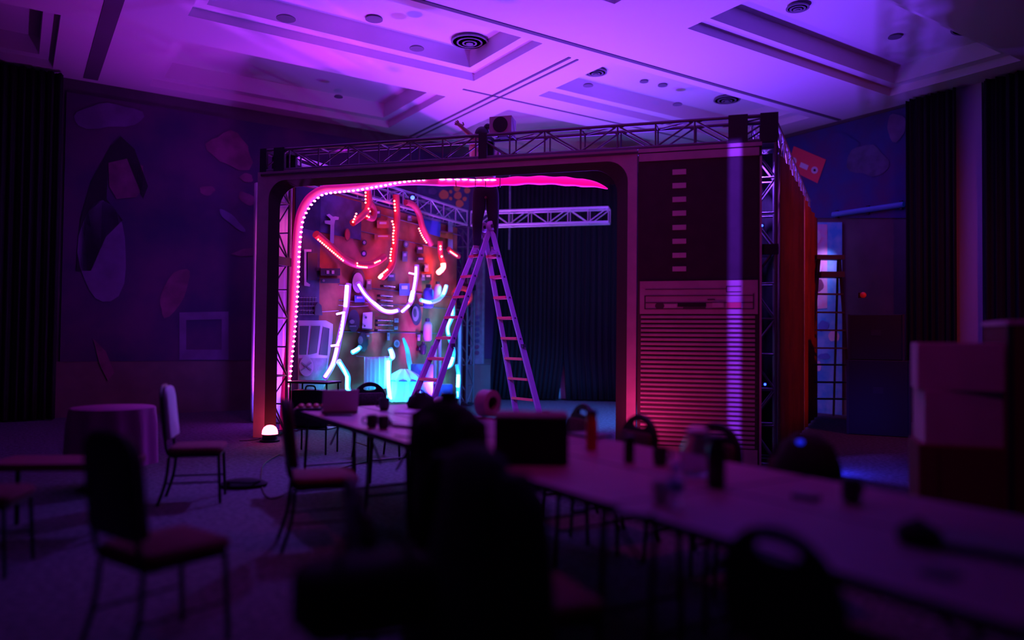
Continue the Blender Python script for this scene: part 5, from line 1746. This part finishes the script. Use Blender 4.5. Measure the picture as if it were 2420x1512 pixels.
lump([((0, 0, z), a, b, 0) for z, a, b in ((.0, .18, .13), (.2, .22, .15), (.6, .21, .14), (.85, .15, .10), (.95, .06, .04))], 'black_fabric', 'body', e, seed=41, world=False)
MB().tube(smoothpath([(-.08, 0, .92), (0, 0, 1.02), (.08, 0, .92)], 4), .012, 8).build('handle', 'black_fabric', e, smooth=True)

# step ladder at the right wall
Yl = 13.6
e = E('step_ladder', 'dark stepladder standing before the blue and pink painted panel on the right', 'ladder', flat(at(1950, 800, Yl)), 0)
L = {k: at(*v, Yl) for k, v in dict(lt=(1936, 612), lb=(1905, 990), rt=(1984, 612), rb=(2012, 990)).items()}
for k in ('lb', 'rb'):
    L[k].z = 0.02
for a, b in (('lt', 'lb'), ('rt', 'rb')):
    MB().tube([L[a], L[b]], .028, 4).build('rail', 'ladder_dark', e, world=True)
    q = L[b] + V((0, .75, 0))
    MB().tube([L[a] + V((0, .06, 0)), q], .022, 4).build('rear_leg', 'ladder_dark', e, world=True)
for py in (655, 695, 738, 780, 822, 861, 902, 941):
    t = (py - 612) / (990 - 612)
    a, b = L['lt'].lerp(L['lb'], t), L['rt'].lerp(L['rb'], t)
    MB().box((a + b) / 2, ((b - a).length, .09, .03)).build('tread', 'ladder_dark', e, world=True)
MB().box((L['lt'] + L['rt']) / 2 + V((0, .04, .03)), (.50, .22, .08)).build('top_cap', 'ladder_dark', e, world=True)
MB().box((L['lt'].lerp(L['lb'], .1) + L['rt'].lerp(L['rb'], .1)) / 2 + V((0, -.06, 0)), (.42, .2, .10)).build('tray', 'ladder_dark', e, world=True)

# blue-lit edge along the right wall, its light put in as a glow, and the black cases under it
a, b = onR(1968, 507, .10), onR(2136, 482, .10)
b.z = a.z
e = E('blue_lit_edge', 'blue-lit edge along the right wall below the cassette mural, its light made a glow', 'light strip', a, 0)
MB().tube([a, b], .05, 10).build('strip', mat('dim_blue_edge_glow', (.1, .2, .6), .5, emit=(.002, .02, .35), es=.12), e, world=True)
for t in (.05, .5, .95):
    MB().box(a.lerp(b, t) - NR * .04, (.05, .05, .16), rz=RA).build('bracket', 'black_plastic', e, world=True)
for lab, px, Y, sz, z in (('large black flight case on the floor right of the dark stepladder', 2075, 11.8, (.85, .7, 1.15), 0.0), ('smaller black flight case on top of the large one, right of the dark stepladder', 2070, 11.8, (.75, .6, .70), 1.15)):
    q = at(px, 800, Y)
    e = E('flight_case', lab, 'case', (q.x, q.y, z), -.45, 'black flight cases')
    MB().box((0, 0, sz[2] / 2), sz).build('body', 'black_plastic', e, bevel=.012)
    for s_ in (-1, 1):
        MB().box((s_ * sz[0] / 2, -sz[1] / 2, sz[2] / 2), (.03, .03, sz[2])).build('corner_strip', 'steel', e)
    MB().box((0, -sz[1] / 2 - .004, sz[2] * .6), (.14, .012, .09)).build('latch', 'steel', e)
q = at(2040, 697, 11.38)
e = E('indicator_lamp', 'small dim red lamp on the front of the black cases', 'light', q, 0)
MB().sphere(q, .045, 12, 8).build('lens', mat('dim_red', (.5, .05, .05), .4, emit=(1, .01, .01), es=.08), e, world=True, smooth=True)
MB().box(q + V((0, .05, 0)), (.08, .06, .08)).build('housing', 'black_plastic', e, world=True)

# ------------------------------------------------------------------ ceiling fittings
def zceil(px, py):
    p = onz(px, py, HC + D2)
    a, b = p.x * SA + p.y * CA, -p.x * CA + p.y * SA
    return clevel(a, b)


for lab, px, py, r in (('large round ceiling diffuser in the middle upper coffer', 1110, 93, .30), ('large round ceiling diffuser above the right end of the front truss', 1718, 231, .26), ('large oval looking diffuser in the upper right coffer', 2300, 58, .30), ('round diffuser at the top edge, upper right coffer', 1885, 12, .16), ('round diffuser above the middle of the front truss', 1408, 166, .20)):
    z = zceil(px, py)
    p = onz(px, py, z)
    e = E('ceiling_diffuser', lab, 'diffuser', (p.x, p.y, z - .05), RA, 'round ceiling diffusers')
    for k in range(3):
        rr = r * (1 - k * .3)
        MB().lathe([(rr, -.01 * k), (rr, .012 - .01 * k), (rr - .04, .05), (rr - .05, .05), (rr - .03, .0 - .01 * k)], (0, 0, 0), 28).build('ring', 'vent', e, smooth=True)
    MB().lathe([(r * .2, -.03), (r * .2, .05)], (0, 0, 0), 18).build('cone', 'vent', e)
for lab, px, py, r in (('small downlight left of the large diffuser in the middle upper coffer', 985, 111, .11), ('small downlight near the top edge, middle upper coffer', 884, 42, .13), ('leftmost small downlight near the top edge', 676, 40, .13), ('small downlight just below the round diffuser over the truss', 1390, 199, .09),
                      ('small downlight above the truss, left of a pair', 1522, 190, .08), ('small downlight above the truss, right of a pair', 1566, 199, .09), ('small downlight low over the truss, left of the large right diffuser', 1601, 244, .09), ('small downlight in the left lower coffer', 800, 226, .08), ('small downlight in the upper right coffer', 2115, 84, .10)):
    z = zceil(px, py)
    p = onz(px, py, z)
    e = E('downlight', lab, 'downlight', (p.x, p.y, z - .03), 0, 'unlit ceiling downlights')
    MB().lathe([(r, 0), (r, .012), (r * .8, .03), (r * .7, .03), (r * .75, .002)], (0, 0, 0), 22).build('trim_ring', 'vent', e, smooth=True)
    MB().lathe([(r * .7, .012), (r * .7, .029)], (0, 0, 0), 18).build('lens', 'grey_plastic', e)
